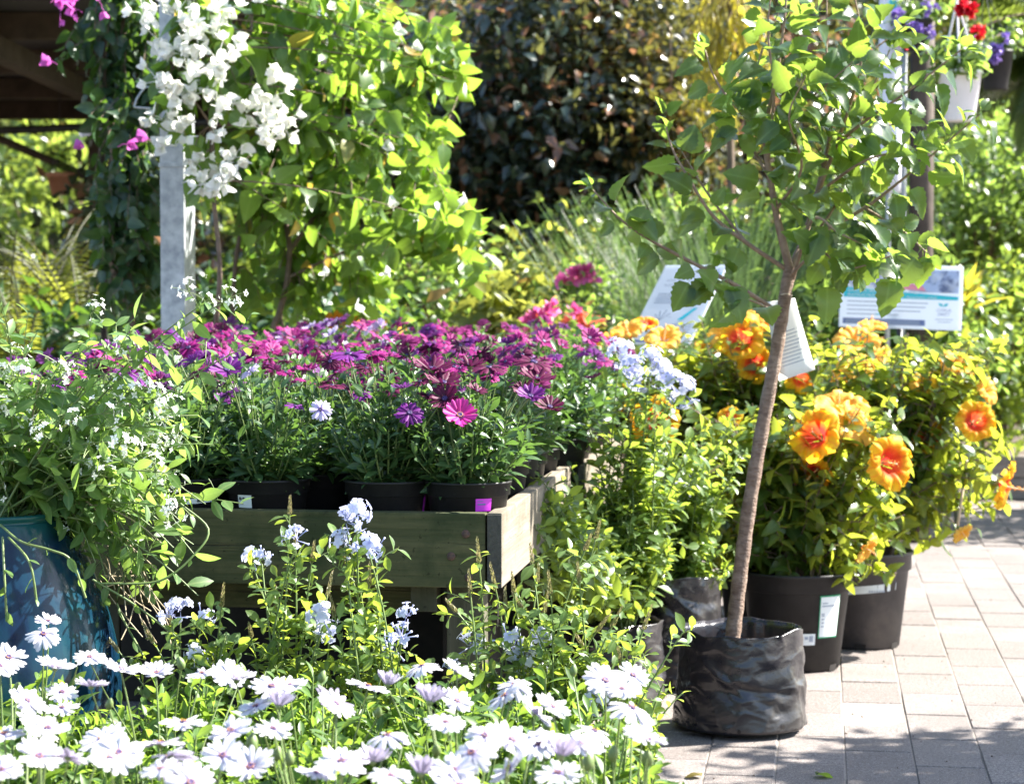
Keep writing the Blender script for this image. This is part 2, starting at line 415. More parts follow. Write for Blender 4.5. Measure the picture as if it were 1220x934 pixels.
M_TERRA = mat('terracotta', (.42, .17, .09), (.52, .24, .14), .8, 14, .2)
M_WPLAST = mat('white plastic', (.72, .70, .72), (.76, .74, .76), .4, 8)
M_CREAM = mat('cream plastic', (.70, .64, .60), None, .4, 8)
M_CANE = mat('bamboo cane', (.50, .40, .28), (.60, .50, .36), .6, 20)
M_BANNER = mat('banner cloth', (.66, .66, .76), (.72, .72, .80), .6, 12)
M_RUST = mat('rusty bolt', (.05, .035, .03), (.12, .06, .04), .8, 120, .4)
M_LEAFDRY = leaf_mat('fallen leaf', (.16, .15, .05), (.24, .19, .09), (.3, .25, .08), .25, .5, rib=(.3, .26, .14))

def wood_mat(name, a, b, c3, axis):
    st = [1, 1, 1]; st[axis] = .05
    m, nt, out = newmat(name)
    g = noise(nt, 46, 5, .65, stretch=tuple(st))
    c = mixc(nt, maprange(nt, g, .34, .66), a, b)
    c = mixc(nt, maprange(nt, noise(nt, 5.5, 5, .68), .48, .66, 0, .75), c, c3)
    st2 = [1, 1, 1]; st2[axis] = .03
    crack = maprange(nt, noise(nt, 24, 6, .7, stretch=tuple(st2)), .60, .64, 0, .85)
    c = mixc(nt, crack, c, (.025, .022, .015))
    sp = maprange(nt, noise(nt, 90, 2, .5), .66, .72, 0, .6)
    c = mixc(nt, sp, c, [x * .3 for x in a])
    p = N_(nt, 'ShaderNodeBsdfPrincipled'); nt.links.new(c, p.inputs['Base Color']); p.inputs['Roughness'].default_value = .85; p.inputs['Specular IOR Level'].default_value = .25
    bn = N_(nt, 'ShaderNodeBump'); bn.inputs['Strength'].default_value = .5; bn.inputs['Distance'].default_value = .006
    sub = N_(nt, 'ShaderNodeMath', operation='SUBTRACT'); nt.links.new(g, sub.inputs[0]); nt.links.new(crack, sub.inputs[1])
    nt.links.new(sub.outputs[0], bn.inputs['Height']); nt.links.new(bn.outputs[0], p.inputs['Normal']); nt.links.new(p.outputs[0], out.inputs[0])
    return m
M_WOODX = wood_mat('weathered board', (.046, .052, .020), (.105, .098, .044), (.020, .032, .011), 0)
M_WOODY2 = wood_mat('weathered side board', (.165, .138, .105), (.235, .20, .155), (.10, .088, .062), 1)
M_WOODZ = wood_mat('weathered leg', (.06, .058, .036), (.10, .092, .062), (.035, .04, .022), 2)
M_ENDG = mat('end grain', (.045, .042, .035), (.075, .07, .055), .9, 90, .5)
M_BLOCKER = mat('light blocker black', (.012, .010, .008), (.022, .018, .014), .9, 20)  # near-black colour of the light-stopping sheets added under the benches
M_SLEEPER = wood_mat('timber sleeper', (.20, .17, .15), (.32, .28, .25), (.12, .11, .10), 0)

def glaze_mat():
    m, nt, out = newmat('blue green glaze')
    tc = N_(nt, 'ShaderNodeTexCoord'); sp = N_(nt, 'ShaderNodeSeparateXYZ'); nt.links.new(tc.outputs['Object'], sp.inputs[0])
    n1 = noise(nt, 16, 4, .6, stretch=(1, 1, .12))
    c = mixc(nt, maprange(nt, n1, .35, .68), (.003, .011, .030), (.005, .036, .055))
    c = mixc(nt, maprange(nt, noise(nt, 9, 4, .6, stretch=(1, 1, .3)), .55, .72, 0, .5), c, (.012, .075, .08))
    c = mixc(nt, maprange(nt, sp.outputs[2], .60, .645, 0, .8), c, (.01, .08, .07))
    p = N_(nt, 'ShaderNodeBsdfPrincipled'); nt.links.new(c, p.inputs['Base Color']); p.inputs['Roughness'].default_value = .16; p.inputs['Specular IOR Level'].default_value = .28; p.inputs['Coat Weight'].default_value = .0; p.inputs['Coat Roughness'].default_value = .04
    bn = N_(nt, 'ShaderNodeBump'); bn.inputs['Strength'].default_value = .15; bn.inputs['Distance'].default_value = .01
    nt.links.new(noise(nt, 18, 3), bn.inputs['Height']); nt.links.new(bn.outputs[0], p.inputs['Normal']); nt.links.new(p.outputs[0], out.inputs[0])
    return m
M_GLAZE = glaze_mat()

def paver_mat():
    m, nt, out = newmat('concrete paver')
    rnd = attr(nt, 'rnd')
    c = mixc(nt, rnd, (.172, .148, .136), (.236, .205, .188))
    c = mixc(nt, maprange(nt, noise(nt, 130, 5, .75), .44, .60, 0, .8), c, (.075, .064, .058))
    c = mixc(nt, maprange(nt, noise(nt, 420, 2, .5), .60, .68, 0, .7), c, (.55, .51, .48))
    c = mixc(nt, maprange(nt, noise(nt, 3.2, 5, .65), .46, .68, 0, .65), c, (.135, .115, .105))
    p = N_(nt, 'ShaderNodeBsdfPrincipled'); nt.links.new(c, p.inputs['Base Color']); p.inputs['Roughness'].default_value = .85; p.inputs['Specular IOR Level'].default_value = .3
    bn = N_(nt, 'ShaderNodeBump'); bn.inputs['Strength'].default_value = .55; bn.inputs['Distance'].default_value = .004
    nt.links.new(noise(nt, 300, 4, .7), bn.inputs['Height']); nt.links.new(bn.outputs[0], p.inputs['Normal']); nt.links.new(p.outputs[0], out.inputs[0])
    return m
M_PAVER = paver_mat()
M_JOINT = mat('joint sand', (.20, .17, .145), (.29, .25, .22), .95, 200, .6)
M_MULCH = mat('mulch', (.045, .03, .02), (.11, .075, .05), .95, 40, 1.0, 60)

# ------------------------------------------------------------------ the setting
g = Buf(); g.add([(-90, -30, -.03), (90, -30, -.03), (90, 160, -.03), (-90, 160, -.03)], [(0, 1, 2, 3)])
tag(g.build('ground', M_MULCH), kind='structure')

PW, PL = .154, .30
O2 = gp(1003, 831)
jb = Buf()
c_ = [O2 + XL * u + YL * v for u, v in ((-4.2, -4.4), (4.6, -4.4), (4.6, 5.6), (-4.2, 5.6))]
jb.add([(p[0], p[1], -.0026) for p in c_], [(0, 1, 2, 3)])
tag(jb.build('paving_bed', M_JOINT), kind='structure')
pv = Buf()
pr = np.random.RandomState(3)
for i in range(-26, 29):
    for j in range(-15, 19):
        v0 = j * PL + (PL / 2 if i % 2 else 0) + .245
        u0 = i * PW
        gap = .0022
        dz = pr.normal(0, .0012); tx, ty = pr.normal(0, .003, 2)
        us, vs = (u0 + .0012 + pr.uniform(0, .001), u0 + PW - .0012), (v0 + .003, v0 + PL - .003 - pr.uniform(0, .0025))
        cu, cv = (us[0] + us[1]) / 2, (vs[0] + vs[1]) / 2
        ring = []
        for ins, z in ((0, -.012), (0, -.0022), (.0022, 0.0)):
            for (a, b) in ((us[0] + ins, vs[0] + ins), (us[1] - ins, vs[0] + ins), (us[1] - ins, vs[1] - ins), (us[0] + ins, vs[1] - ins)):
                p = O2 + XL * a + YL * b
                ring.append((p[0], p[1], z + dz + (a - cu) * tx + (b - cv) * ty))
        Q = []
        for r_ in range(2):
            for k in range(4): Q.append((r_ * 4 + k, r_ * 4 + (k + 1) % 4, r_ * 4 + 4 + (k + 1) % 4, r_ * 4 + 4 + k))
        Q.append((8, 9, 10, 11))
        pv.add(ring, Q, None, 0, pr.rand())
tag(pv.build('paving', M_PAVER, smooth=False), kind='structure')

# ------------------------------------------------------------------ pots
def pot_mesh(name, r, h, mats, seg=48, soil=True):
    b = Buf(); rb = r * .76
    prof = [(0, .0), (rb * .8, .0), (rb, .004), (r * .93, h * .80), (r * .95, h * .805), (r * .985, h * .815), (r * .99, h * .965), (r * 1.03, h * .97), (r * 1.035, h), (r * .985, h), (r * .955, h * .98), (r * .94, h * .88), (r * .0, h * .885)]
    lathe(b, prof[:-2] + [(r * .935, h * .885)], seg, 0)
    if soil:
        a = np.arange(seg) / seg * 2 * math.pi
        V = [(0, 0, h * .90)] + [(r * .945 * math.cos(x), r * .945 * math.sin(x), h * .885) for x in a]
        b.add(V, None, [(0, 1 + i, 1 + (i + 1) % seg) for i in range(seg)], 1)
    # drain slots round the foot
    for k in range(6):
        th = k / 6 * 6.283 + .35
        w = .14; rr = rb * 1.012
        V = []
        for t in (th - w, th, th + w):
            for z in (.0, .018): V.append((rr * math.cos(t) * (1 + z * .6), rr * math.sin(t) * (1 + z * .6), z + .001))
        b.add(V, [(0, 2, 3, 1), (2, 4, 5, 3)], None, 2)
    return b.mesh(name, mats)

M_HOLE = mat('drain hole', (.012, .008, .006), None, .9)

def curved_label(name, r0, r1, z0, z1, th0, th1, mt, parent, off=.0015, n=10, skew=0.0):
    """a sticker that follows a tapered pot wall"""
    b = Buf(); V = []
    for i in range(n + 1):
        t = th0 + (th1 - th0) * i / n
        for z in (z0, z1):
            rr = r0 + r1 * z + off
            V.append((rr * math.cos(t), rr * math.sin(t), z + skew * i / n))
    Q = [(2 * i, 2 * i + 2, 2 * i + 3, 2 * i + 1) for i in range(n)]
    b.add(V, Q)
    return b.build(name, mt, parent)

# ------------------------------------------------------------------ daisies
def daisy_mesh(name, mt, N=18, L=.034, w=.30, cup=.12, seed=0, centre=True, cmats=None, droop=.35):
    """a daisy head facing +z: petals, and the disc when it is not a mesh of its own"""
    r_ = np.random.RandomState(seed); b = Buf()
    tm = leaf_tmpl(p_petal(.5), 6, -.10, droop * .4)
    for layer, (n_, k, el) in enumerate(((N, 1.0, cup), (N // 3, .9, cup + .18))):
        a = np.arange(n_) / n_ * 2 * math.pi + r_.normal(0, .07, n_) + layer * .2
        e = el + r_.normal(0, .07, n_)
        t = np.stack([np.cos(a) * np.cos(e), np.sin(a) * np.cos(e), np.sin(e)], -1)
        n = np.stack([-np.cos(a) * np.sin(e), -np.sin(a) * np.sin(e), np.cos(e)], -1) + r_.normal(0, .10, (n_, 3))
        pos = np.stack([np.cos(a), np.sin(a), np.zeros(n_)], -1) * L * .13 + np.array([0, 0, .001 * layer])
        scatter(b, tm, pos, t, n, L * k * r_.uniform(.86, 1.06, n_), 0, r_.rand(n_), w * r_.uniform(.85, 1.15, n_))
    lathe(b, [(0.0, -.008), (.0045, -.006), (.006, -.001), (.0055, .0005)], 10, 1)
    if centre: disc_into(b, 2)
    return b.mesh(name, [mt, M_STEM, M_DISC, M_POLLEN if mt is M_PINK else M_DISC])

def disc_into(b, m, s=1.0):
    lathe(b, [(.0062 * s, .0005), (.0060 * s, .0022), (.0045 * s, .0034), (.0025 * s, .0030), (0.0001, .0028)], 14, m)
    for k in range(12):
        a = k / 12 * 6.283; c = np.array([.0050 * math.cos(a), .0050 * math.sin(a), .0034]) * s
        tube(b, [c, c + np.array([0, 0, .0011]) * s], [.0005 * s, .0007 * s], 4, m + 1, cap=True)

_db = Buf(); disc_into(_db, 0)
DISC_ME = _db.mesh('flower_centre', [M_DISC, M_POLLEN])

def bud_mesh(seed=0, col=None):
    b = Buf(); lathe(b, [(0, -.007), (.004, -.005), (.0062, .0), (.0052, .006), (.0022, .011), (0.0002, .0125)], 10, 0)
    return b.mesh('bud', [M_STEM])
BUD_ME = bud_mesh()

W_ME = [daisy_mesh('flower', M_WHITE, 17 + s % 4, .0335, .27 + .02 * (s % 3), (.05, .3, .12, .5, .02, .2)[s], 10 + s, False, droop=(.2, .9, -.15, .5, 1.1, .35)[s]) for s in range(6)]
W_SIDE = [daisy_mesh('flower', M_WHITE, 18, .034, .28, .75, 30 + s, False, droop=-.2) for s in range(2)]
def colour_set(mt, n=3, seed=50):
    return [daisy_mesh('flower', mt, 17 + s, .031, .30, (.35, .05, .15)[s % 3], seed + s, True, droop=(-.1, .5, .9)[s % 3]) for s in range(n)]
D_SETS = dict(mag=colour_set(M_MAG), burg=colour_set(M_BURG, 3, 60), purp=colour_set(M_PURP, 3, 70), lilac=colour_set(M_LILAC, 2, 80), pink=colour_set(M_PINK, 1, 90))
D_SETS['burg'] += [daisy_mesh('flower', M_BURG, 26, .030, .30, .35, 66, True, droop=.6)]

def put(me, name, parent, loc, normal, spin=0.0, s=1.0):
    o = link(name, me, parent)
    q = Vector(normal).normalized().to_track_quat('Z', 'Y') @ Matrix.Rotation(spin, 3, 'Z').to_quaternion()
    o.rotation_mode = 'QUATERNION'; o.rotation_quaternion = q; o.location = tuple(loc); o.scale = (s, s, s)
    return o

def daisy_foliage(name, mt, base_z, R_, H, nst=34, leaf=.05, seed=0, tips=(), m_stem=M_STEM, spread=.55, tmpl=T_SPAT):
    """bushy mound of spoon-shaped leaves plus the flower stalks that reach each tip"""
    global rng
    keep = rng; rng = np.random.RandomState(seed)
    b = Buf()
    for k in range(nst):
        a = rng.uniform(0, 6.283); rr = math.sqrt(rng.rand())
        base = np.array([math.cos(a) * R_ * .25 * rr, math.sin(a) * R_ * .25 * rr, base_z])
        hz = H * (1.02 - .62 * rr * rr) * rng.uniform(.75, 1.08)
        tip = np.array([math.cos(a) * R_ * rr, math.sin(a) * R_ * rr, base_z + hz])
        P = bez(base, tip, np.array([math.cos(a), math.sin(a), 0]) * R_ * .18 * rr, 6)
        tube(b, P, np.linspace(.0028, .0014, 6), 4, 1, rng.rand())
        leafy(b, tmpl, P, .12, .0085, leaf, out=.8, fwd=.75, drop=-.05, upn=.7, jit=.45, taper=.35)
    for (p0, p1) in tips:
        p1 = np.asarray(p1, float); p0 = np.asarray(p0, float)
        P = bez(p0, p1, np.append(rng.normal(0, .008, 2), -.0), 6)
        tube(b, P, np.linspace(.0018, .0012, 6), 4, 1, rng.rand())
    me = b.mesh(name, [mt, m_stem]); rng = keep
    return me

# purple African daisies on the benches -------------------------------------------------
POT_R, POT_H = .090, .155
BP_ME = pot_mesh('pot', POT_R, POT_H, [M_POT, M_SOIL, M_HOLE], 40)
PROTO = []
for s in range(6):
    r_ = np.random.RandomState(200 + s)
    tips = []
    for k in range(11):
        a = r_.uniform(0, 6.283); rr = .125 * math.sqrt(r_.rand())
        h = POT_H + .20 + r_.uniform(-.035, .045) - rr * .25
        p1 = np.array([rr * math.cos(a), rr * math.sin(a), h]); p0 = np.array([rr * .4 * math.cos(a), rr * .4 * math.sin(a), POT_H + .06])
        nv = np.array([math.cos(a) * .35, math.sin(a) * .35, 1]) + r_.normal(0, .22, 3) + np.array([.15, -.12, 0])
        tips.append((p0, p1, nv, r_.rand()))
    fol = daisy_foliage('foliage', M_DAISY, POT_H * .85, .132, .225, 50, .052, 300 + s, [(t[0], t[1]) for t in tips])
    PROTO.append((fol, tips))

BO = at(598, 612, 4.4); BO = np.array([BO[0], BO[1], 0])          # the bench corner nearest the camera, on the ground
BZ = at(598, 612, 4.4)[2]
def bench_pt(u, v, z=0.0): return BO + XL * u + YL * v + np.array([0, 0, z])
FLOOR_Z = .508

def bench(name, label, u0, u1, v0, v1, side_h, front=True):
    t = thing(name, label, 'bench', BO, -TH)
    w = u1 - u0; L = v1 - v0; ztop = BZ; h = .152
    zc = ztop - h / 2
    if front:
        fb = box('front_board', (w - .036, .034, h), ((u0 + u1) / 2 - .016, v0 + .017, zc), M_WOODX, t, .003)
        for (du, dz) in ((-.058, .034), (-.088, -.012), (-.052, -.054)):
            bb = Buf(); lathe(bb, [(0.0001, .004), (.006, .004), (.0085, .0015), (.009, 0)], 10, 0)
            o = bb.build('bolt', M_RUST, fb); o.rotation_euler = (R(90), 0, 0); o.location = (w / 2 + du, -.0172, dz)
    sb = box('side_board', (.030, L, h), (u1 - .015, (v0 + v1) / 2, zc + .0015), M_WOODY2, t, .003)
    box('side_board', (.030, L, h), (u0 + .015, (v0 + v1) / 2, zc), M_WOODY2, t, .003)
    box('back_board', (w - .064, .034, h), ((u0 + u1) / 2, v1 - .017, zc), M_WOODX, t, .003)
    n = int((w - .08) / .10)
    for k in range(n):
        box('floor_slat', (.085, L - .076, .02), (u0 + .09 + k * .10, (v0 + v1) / 2, FLOOR_Z - .0105), M_WOODY2, t, .002)
    for u in (u1 - .085, u0 + .10):
        for v in (v0 + .09, v1 - .09):
            box('leg', (.075, .075, ztop - h - .003), (u, v, (ztop - h - .003) / 2), M_WOODZ, t, .004)
    for v in (v0 + .12, v1 - .12):
        box('cross_rail', (w - .30, .045, .07), ((u0 + u1) / 2 - .06, v + .06, ztop - h - .037), M_WOODX, t, .003)
    if front:
        box('rail_block', (.055, .05, .055), (u1 - .17, v0 + .075, ztop - h - .03), M_WOODZ, t, .003)
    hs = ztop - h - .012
    box('light_blocker', (.012, L - .36, hs), (u1 - .15, (v0 + v1) / 2 + .02, hs / 2), M_BLOCKER, t, .001)  # added black sheets that stop sunlight and keep the space below dark
    box('light_blocker', (w - .34, .012, hs), ((u0 + u1) / 2 - .02, v1 - .15, hs / 2), M_BLOCKER, t, .001)
    # dark end grain of the long side boards
    e = box('end_cap', (.029, .003, h - .004), (u1 - .015, v0 - .0022, zc), M_ENDG, t, .0008)
    return t
bench('plant_bench', 'low weathered timber plant bench with mossy front board and rusty bolts', -1.30, 0, 0, 1.22, .152)
bench('plant_bench', 'second timber plant bench standing behind the mossy-fronted one', -1.30, .03, 1.27, 2.62, .152, False)

def ordinal(k): return ['nearest', 'second', 'third', 'fourth', 'fifth', 'sixth', 'seventh', 'eighth', 'ninth', 'tenth', 'eleventh', 'twelfth', 'thirteenth'][k]
COLNAME = dict(mag='magenta', burg='burgundy', purp='purple', lilac='pale lilac')

def bench_daisy(loc, rot, proto, colours, label, extra=(), centres=False, s=1.0, n=11, lift=0.0):
    t = thing('potted_daisy', label, 'potted plant', loc, rot, 'african daisies in pots on the benches')
    t.scale = (s, s, s)
    p = link('pot', BP_ME, t)
    fol, tips = PROTO[proto]
    link('foliage', fol, t)
    r_ = random.Random(hash((round(loc[0], 3), round(loc[1], 3))) & 0xffff)
    for k, (p0, p1, nv, q) in enumerate(tips[:n]):
        c = colours[int(q * 997) % len(colours)]
        me = r_.choice(D_SETS[c]); put(me, 'flower', t, p1 + np.array([0, 0, lift]), nv + np.array([r_.gauss(0, .3), r_.gauss(0, .3), 0]), q * 6.28, .54 + .30 * r_.random())
    return t

# front row by the board, each where the photo has it
front = [(92, 'purp', ['purp', 'mag']), (205, 'purp', ['purp', 'purp', 'mag']), (308, 'purp', ['purp', 'mag', 'purp', 'lilac']), (457, 'burg', ['burg', 'burg', 'purp']), (556, 'burg', ['burg', 'burg', 'mag', 'purp'])]
fl = ['purple african daisy in a black pot half hidden behind the tiny-flowered white plant',
      'purple african daisy in the black pot with the long white label on the bench',
      'leafy purple african daisy in black pot with square white price label',
      'burgundy african daisy in black pot beside a magenta label strip',
      'african daisy in black pot with a magenta label at the bench corner']
FRONT = []
for k, (px, c, cols) in enumerate(front):
    q = at(px, 590, 4.53); uv = q - BO; u = uv @ XL
    loc = bench_pt(u, .135, FLOOR_Z)
    t = bench_daisy(loc, k * 1.3 + .2, k % 6, cols, fl[k], n=(3 if k == 2 else 8 if k == 3 else 6), lift=-.01 if k > 2 else 0)
    FRONT.append((t, loc))
def face(th_px):
    return -math.pi / 2
def pot_front_label(k, name, th, wid, z0, z1, mt, skew=0):
    t, loc = FRONT[k]
    pot = [c for c in t.children if c.name.startswith('pot')][0]
    r0, r1 = POT_R * .76, (POT_R * .93 - POT_R * .76) / (POT_H * .8)
    base = -math.pi / 2 - t.rotation_euler[2] - TH * 0
    lb = curved_label(name, r0, r1, z0, z1, base + th - wid / 2, base + th + wid / 2, mt, pot, skew=skew)
    return lb, base, (r0, r1)
def mini(lb, rr, z0, z1, a0, a1, mt, nm='printed_text'):
    curved_label(nm, rr[0], rr[1], z0, z1, a0, a1, mt, lb, off=.0024, n=4)
lb, ba, rr = pot_front_label(2, 'price_label', -.50, .40, .098, .126, M_LABEL)
mini(lb, rr, .114, .120, ba - .66, ba - .58, M_INK); mini(lb, rr, .114, .120, ba - .55, ba - .48, M_INK); mini(lb, rr, .107, .109, ba - .66, ba - .56, M_GREYINK)
lb, ba, rr = pot_front_label(4, 'price_label', .42, .42, .097, .123, M_LABELM)
mini(lb, rr, .110, .113, ba + .26, ba + .46, M_NAVY); mini(lb, rr, .117, .1185, ba + .26, ba + .40, M_NAVY)
lb, ba, rr = pot_front_label(1, 'price_label', .05, 1.75, .099, .110, M_LABEL, .008)
mini(lb, rr, .105, .111, ba - .10, ba + .02, M_INK); mini(lb, rr, .108, .113, ba + .42, ba + .60, M_INK)
lb, ba, rr = pot_front_label(3, 'price_label', 1.22, .12, .09, .126, M_LABELM)

# hand-placed heads in the front row
for (px, py, d, c, nv, s, k) in [(548, 495, 4.42, 'pink', (.1, -.72, .6), 1.12, 4), (270, 441, 4.50, 'purp', (.1, -.5, .8), 1.1, 2), (382, 488, 4.42, 'lilac', (.1, -.8, .5), .72, 2),
                                 (515, 440, 4.55, 'burg', (.1, -.2, 1), 1.35, 3), (528, 456, 4.5, 'burg', (.1, -.3, 1), 1.2, 3), (560, 436, 4.6, 'burg', (0, -.1, 1), 1.1, 4), (582, 438, 4.55, 'burg', (0, -.1, 1), 1.1, 4), (640, 452, 4.62, 'burg', (.2, -.2, 1), 1.2, 4), (636, 432, 4.68, 'burg', (.2, -.2, 1), 1.3, 4),
                                 (632, 472, 4.55, 'purp', (.1, -.5, 1), 1.0, 4), (530, 475, 4.46, 'burg', (-.2, -.7, .6), 1.0, 3), (488, 492, 4.44, 'purp', (.1, -.6, .6), .9, 3), (415, 422, 4.6, 'purp', (0, -.2, 1), 1.2, 3), (655, 485, 4.6, 'burg', (.1, -.4, .8), 1.0, 4)]:
    t, loc = FRONT[k]
    p = at(px, py, d); M = Matrix.Rotation(-t.rotation_euler[2], 3, 'Z')
    o = put(random.choice(D_SETS[c]), 'flower', t, M @ Vector(p - loc), M @ Vector(nv), px, s)
    sb = Buf(); q = M @ Vector(p - loc); tube(sb, bez((q.x * .4, q.y * .4, POT_H + .05), (q.x, q.y, q.z), (0, 0, .02), 6), .0017, 4)
    sb.build('flower_stalk', M_STEM, o).matrix_parent_inverse = o.matrix_basis.inverted()
# rows behind
row = 0
for v in np.arange(.33, 2.5, .185):
    row += 1
    us = np.arange(-.105, -1.30, -.178); kk = 0
    for u in us:
        uu = u + rng.uniform(-.015, .015) + (0.03 if v > 1.25 else 0); vv = v + rng.uniform(-.012, .012) + (.05 if v > 1.2 else 0)
        loc = bench_pt(uu, vv, FLOOR_Z); px, py, d = px_of(loc)
        if px < -70: continue
        f = (px - 100) / 500 + rng.uniform(-.2, .2)
        if row >= 8 and 380 < px < 480: cols = ['purp', 'lilac', 'mag']
        elif f < .28: cols = ['purp', 'mag', 'purp']
        elif f < .55: cols = ['purp', 'mag', 'burg', 'mag']
        else: cols = ['burg', 'mag', 'mag', 'burg'] if row < 4 else ['mag', 'mag', 'purp']
        kk += 1
        nm = {'purp': 'purple', 'mag': 'magenta', 'burg': 'burgundy'}[cols[0]]
        bench_daisy(loc, rng.uniform(0, 6.28), rng.randint(6), cols, f'{nm} african daisy, {ordinal(kk - 1)} from the right in the {ordinal(row)} row behind the bench front', s=rng.uniform(.94, 1.08) + .012 * row, n=7 + (row > 2) + (row > 4) + (row > 7))

# white African daisies in the foreground -----------------------------------------------
zoomA = [(168, 365), (190, 525), (0, 520), (310, 490), (420, 530), (540, 545), (700, 545), (790, 555), (215, 610), (215, 665), (95, 640), (15, 755), (355, 770), (635, 715), (800, 745), (885, 660), (1000, 585), (1165, 650), (235, 835), (380, 840), (590, 835), (770, 830), (5, 880), (660, 925), (1185, 855), (1095, 890), (30, 490), (150, 410), (940, 590)]
zoomB = [(0, 640), (110, 590), (300, 520), (420, 540), (420, 640), (380, 715), (585, 625), (750, 660), (690, 680), (1025, 665), (990, 600), (1060, 755), (895, 745), (845, 790), (610, 775), (515, 760), (600, 875), (770, 890), (130, 850), (20, 850), (190, 900), (430, 935), (60, 830), (1085, 775), (700, 790)]
wf = [(x / 2.905, 614 + y / 2.905, 0) for x, y in zoomA] + [(400 + x / 2.905, 614 + y / 2.905, 0) for x, y in zoomB]
wf += [(rng.uniform(0, 770), rng.uniform(795, 925), 0) for _ in range(19)]
wf += [(332, 840, 1), (462, 815, 1), (512, 835, 1)]
buds = [(683, 800), (652, 865), (12, 800), (20, 820), (93, 785), (216, 792), (288, 800), (565, 890), (700, 910), (730, 900), (520, 895), (450, 850), (60, 880), (330, 900), (383, 808), (772, 905), (300, 888), (130, 840), (345, 905), (480, 880)]
WPOTS = []
WP_ME = pot_mesh('pot', .118, .235, [M_POT, M_SOIL, M_HOLE], 48)
wl = {}
lab = ['white african daisy behind the glazed jar at the left edge', 'white african daisy in front of the blue-green glazed jar', 'white african daisy below the dark gap under the bench', 'white african daisy in the second row under the bench leg', 'white african daisy beside the black bag of the blue plumbago',
       'white african daisy cut by the left edge in the middle row', 'white african daisy in the middle row, left of the middle one', 'white african daisy in the middle of the front bed', 'white african daisy right of the middle with many open heads', 'white african daisy in black pot nearest the sunlit paving',
       'white african daisy in the bottom left corner', 'white african daisy at the bottom edge left of the middle', 'white african daisy at the bottom edge in the middle', 'white african daisy at the bottom edge with two wide open heads', 'white african daisy at the bottom edge next to the paving']
rows_ = [(3.72, (40, 200, 360, 520, 640)), (3.25, (10, 190, 370, 550, 715)), (2.80, (20, 210, 400, 580, 735))]
k = 0
for d, pxs in rows_:
    for px in pxs:
        q = at(px, 700, d); WPOTS.append([np.array([q[0], q[1], 0]), [], [], lab[k]]); k += 1
def assign(px, py, z, lst):
    d = (CAMZ - z) * F / (py - 350) ; d = min(max(d, 2.55), 3.95); p = at(px, py, d)
    i = int(np.argmin([np.hypot(*(p[:2] - w[0][:2])) for w in WPOTS])); WPOTS[i][lst].append(p); return i
for (px, py, side) in wf:
    z = .475 + rng.uniform(-.022, .03)
    i = assign(px, py, z, 1); WPOTS[i][1][-1] = (WPOTS[i][1][-1], side)
for (px, py) in buds: assign(px, py, .45, 2)
for i, (loc, fls, bds, lb_) in enumerate(WPOTS):
    t = thing('potted_daisy', lb_, 'potted plant', loc, 0, 'white african daisies in pots in the foreground')
    link('pot', WP_ME, t)
    tips = []
    for (p, side) in fls: tips.append(((p - loc) * np.array([.45, .45, 0]) + np.array([0, 0, .30]), p - loc - np.array([0, 0, .006])))
    for p in bds: tips.append(((p - loc) * np.array([.45, .45, 0]) + np.array([0, 0, .30]), p - loc - np.array([0, 0, .006])))
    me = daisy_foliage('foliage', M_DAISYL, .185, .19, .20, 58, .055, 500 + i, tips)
    link('foliage', me, t)
    for (p, side) in fls:
        nv = np.array([.10, -.20, 1]) + rng.normal(0, .34, 3) * np.array([1, 1, 0])
        side = side or rng.rand() < .05
        if side: nv = np.array([.2, .3, 1.0])
        o = put((W_SIDE if side else W_ME)[rng.randint(2 if side else 6)], 'flower', t, p - loc, nv, rng.uniform(0, 6.28), rng.uniform(.64, .92))
        put(DISC_ME, 'flower_centre', o, (0, 0, 0), (0, 0, 1), 0, 1.0)
    for p in bds: put(BUD_ME, 'bud', t, p - loc, (rng.normal(0, .3), rng.normal(0, .3), 1), 0, rng.uniform(.9, 1.5))

# ------------------------------------------------------------------ plumbago
def floret_tmpl():
    b = Buf()
    tm = leaf_tmpl(lambda y: .42 * (math.sin(math.pi * min(1, .12 + y * .8)) ** .7) if y < 1 else .18, 3, .0, .15)
    a = np.arange(5) / 5 * 6.283
    t = np.stack([np.cos(a), np.sin(a), np.full(5, .08)], -1)
    scatter(b, tm, t * .04, t, np.array([0, 0, 1.0]), 1.0, 0, np.full(5, .5))
    V = np.concatenate(b.V); Q = np.concatenate(b.Q); L = np.concatenate(b.L)
    # tube under the face
    n = len(V); tv = []
    for z, r in ((0, .09), (-2.6, .055)):
        for k in range(4): tv.append((r * math.cos(k * 1.571), r * math.sin(k * 1.571), z))
    tq = [(n + k, n + (k + 1) % 4, n + 4 + (k + 1) % 4, n + 4 + k) for k in range(4)]
    V = np.concatenate([V, tv]); Q = np.concatenate([Q, tq]); L = np.concatenate([L, np.zeros((8, 3))])
    V = V[:, [0, 2, 1]] * np.array([1, 1, -1])     # face axis z -> +y (leaf axis of scatter)
    return V, Q, L
T_FLORET = floret_tmpl()

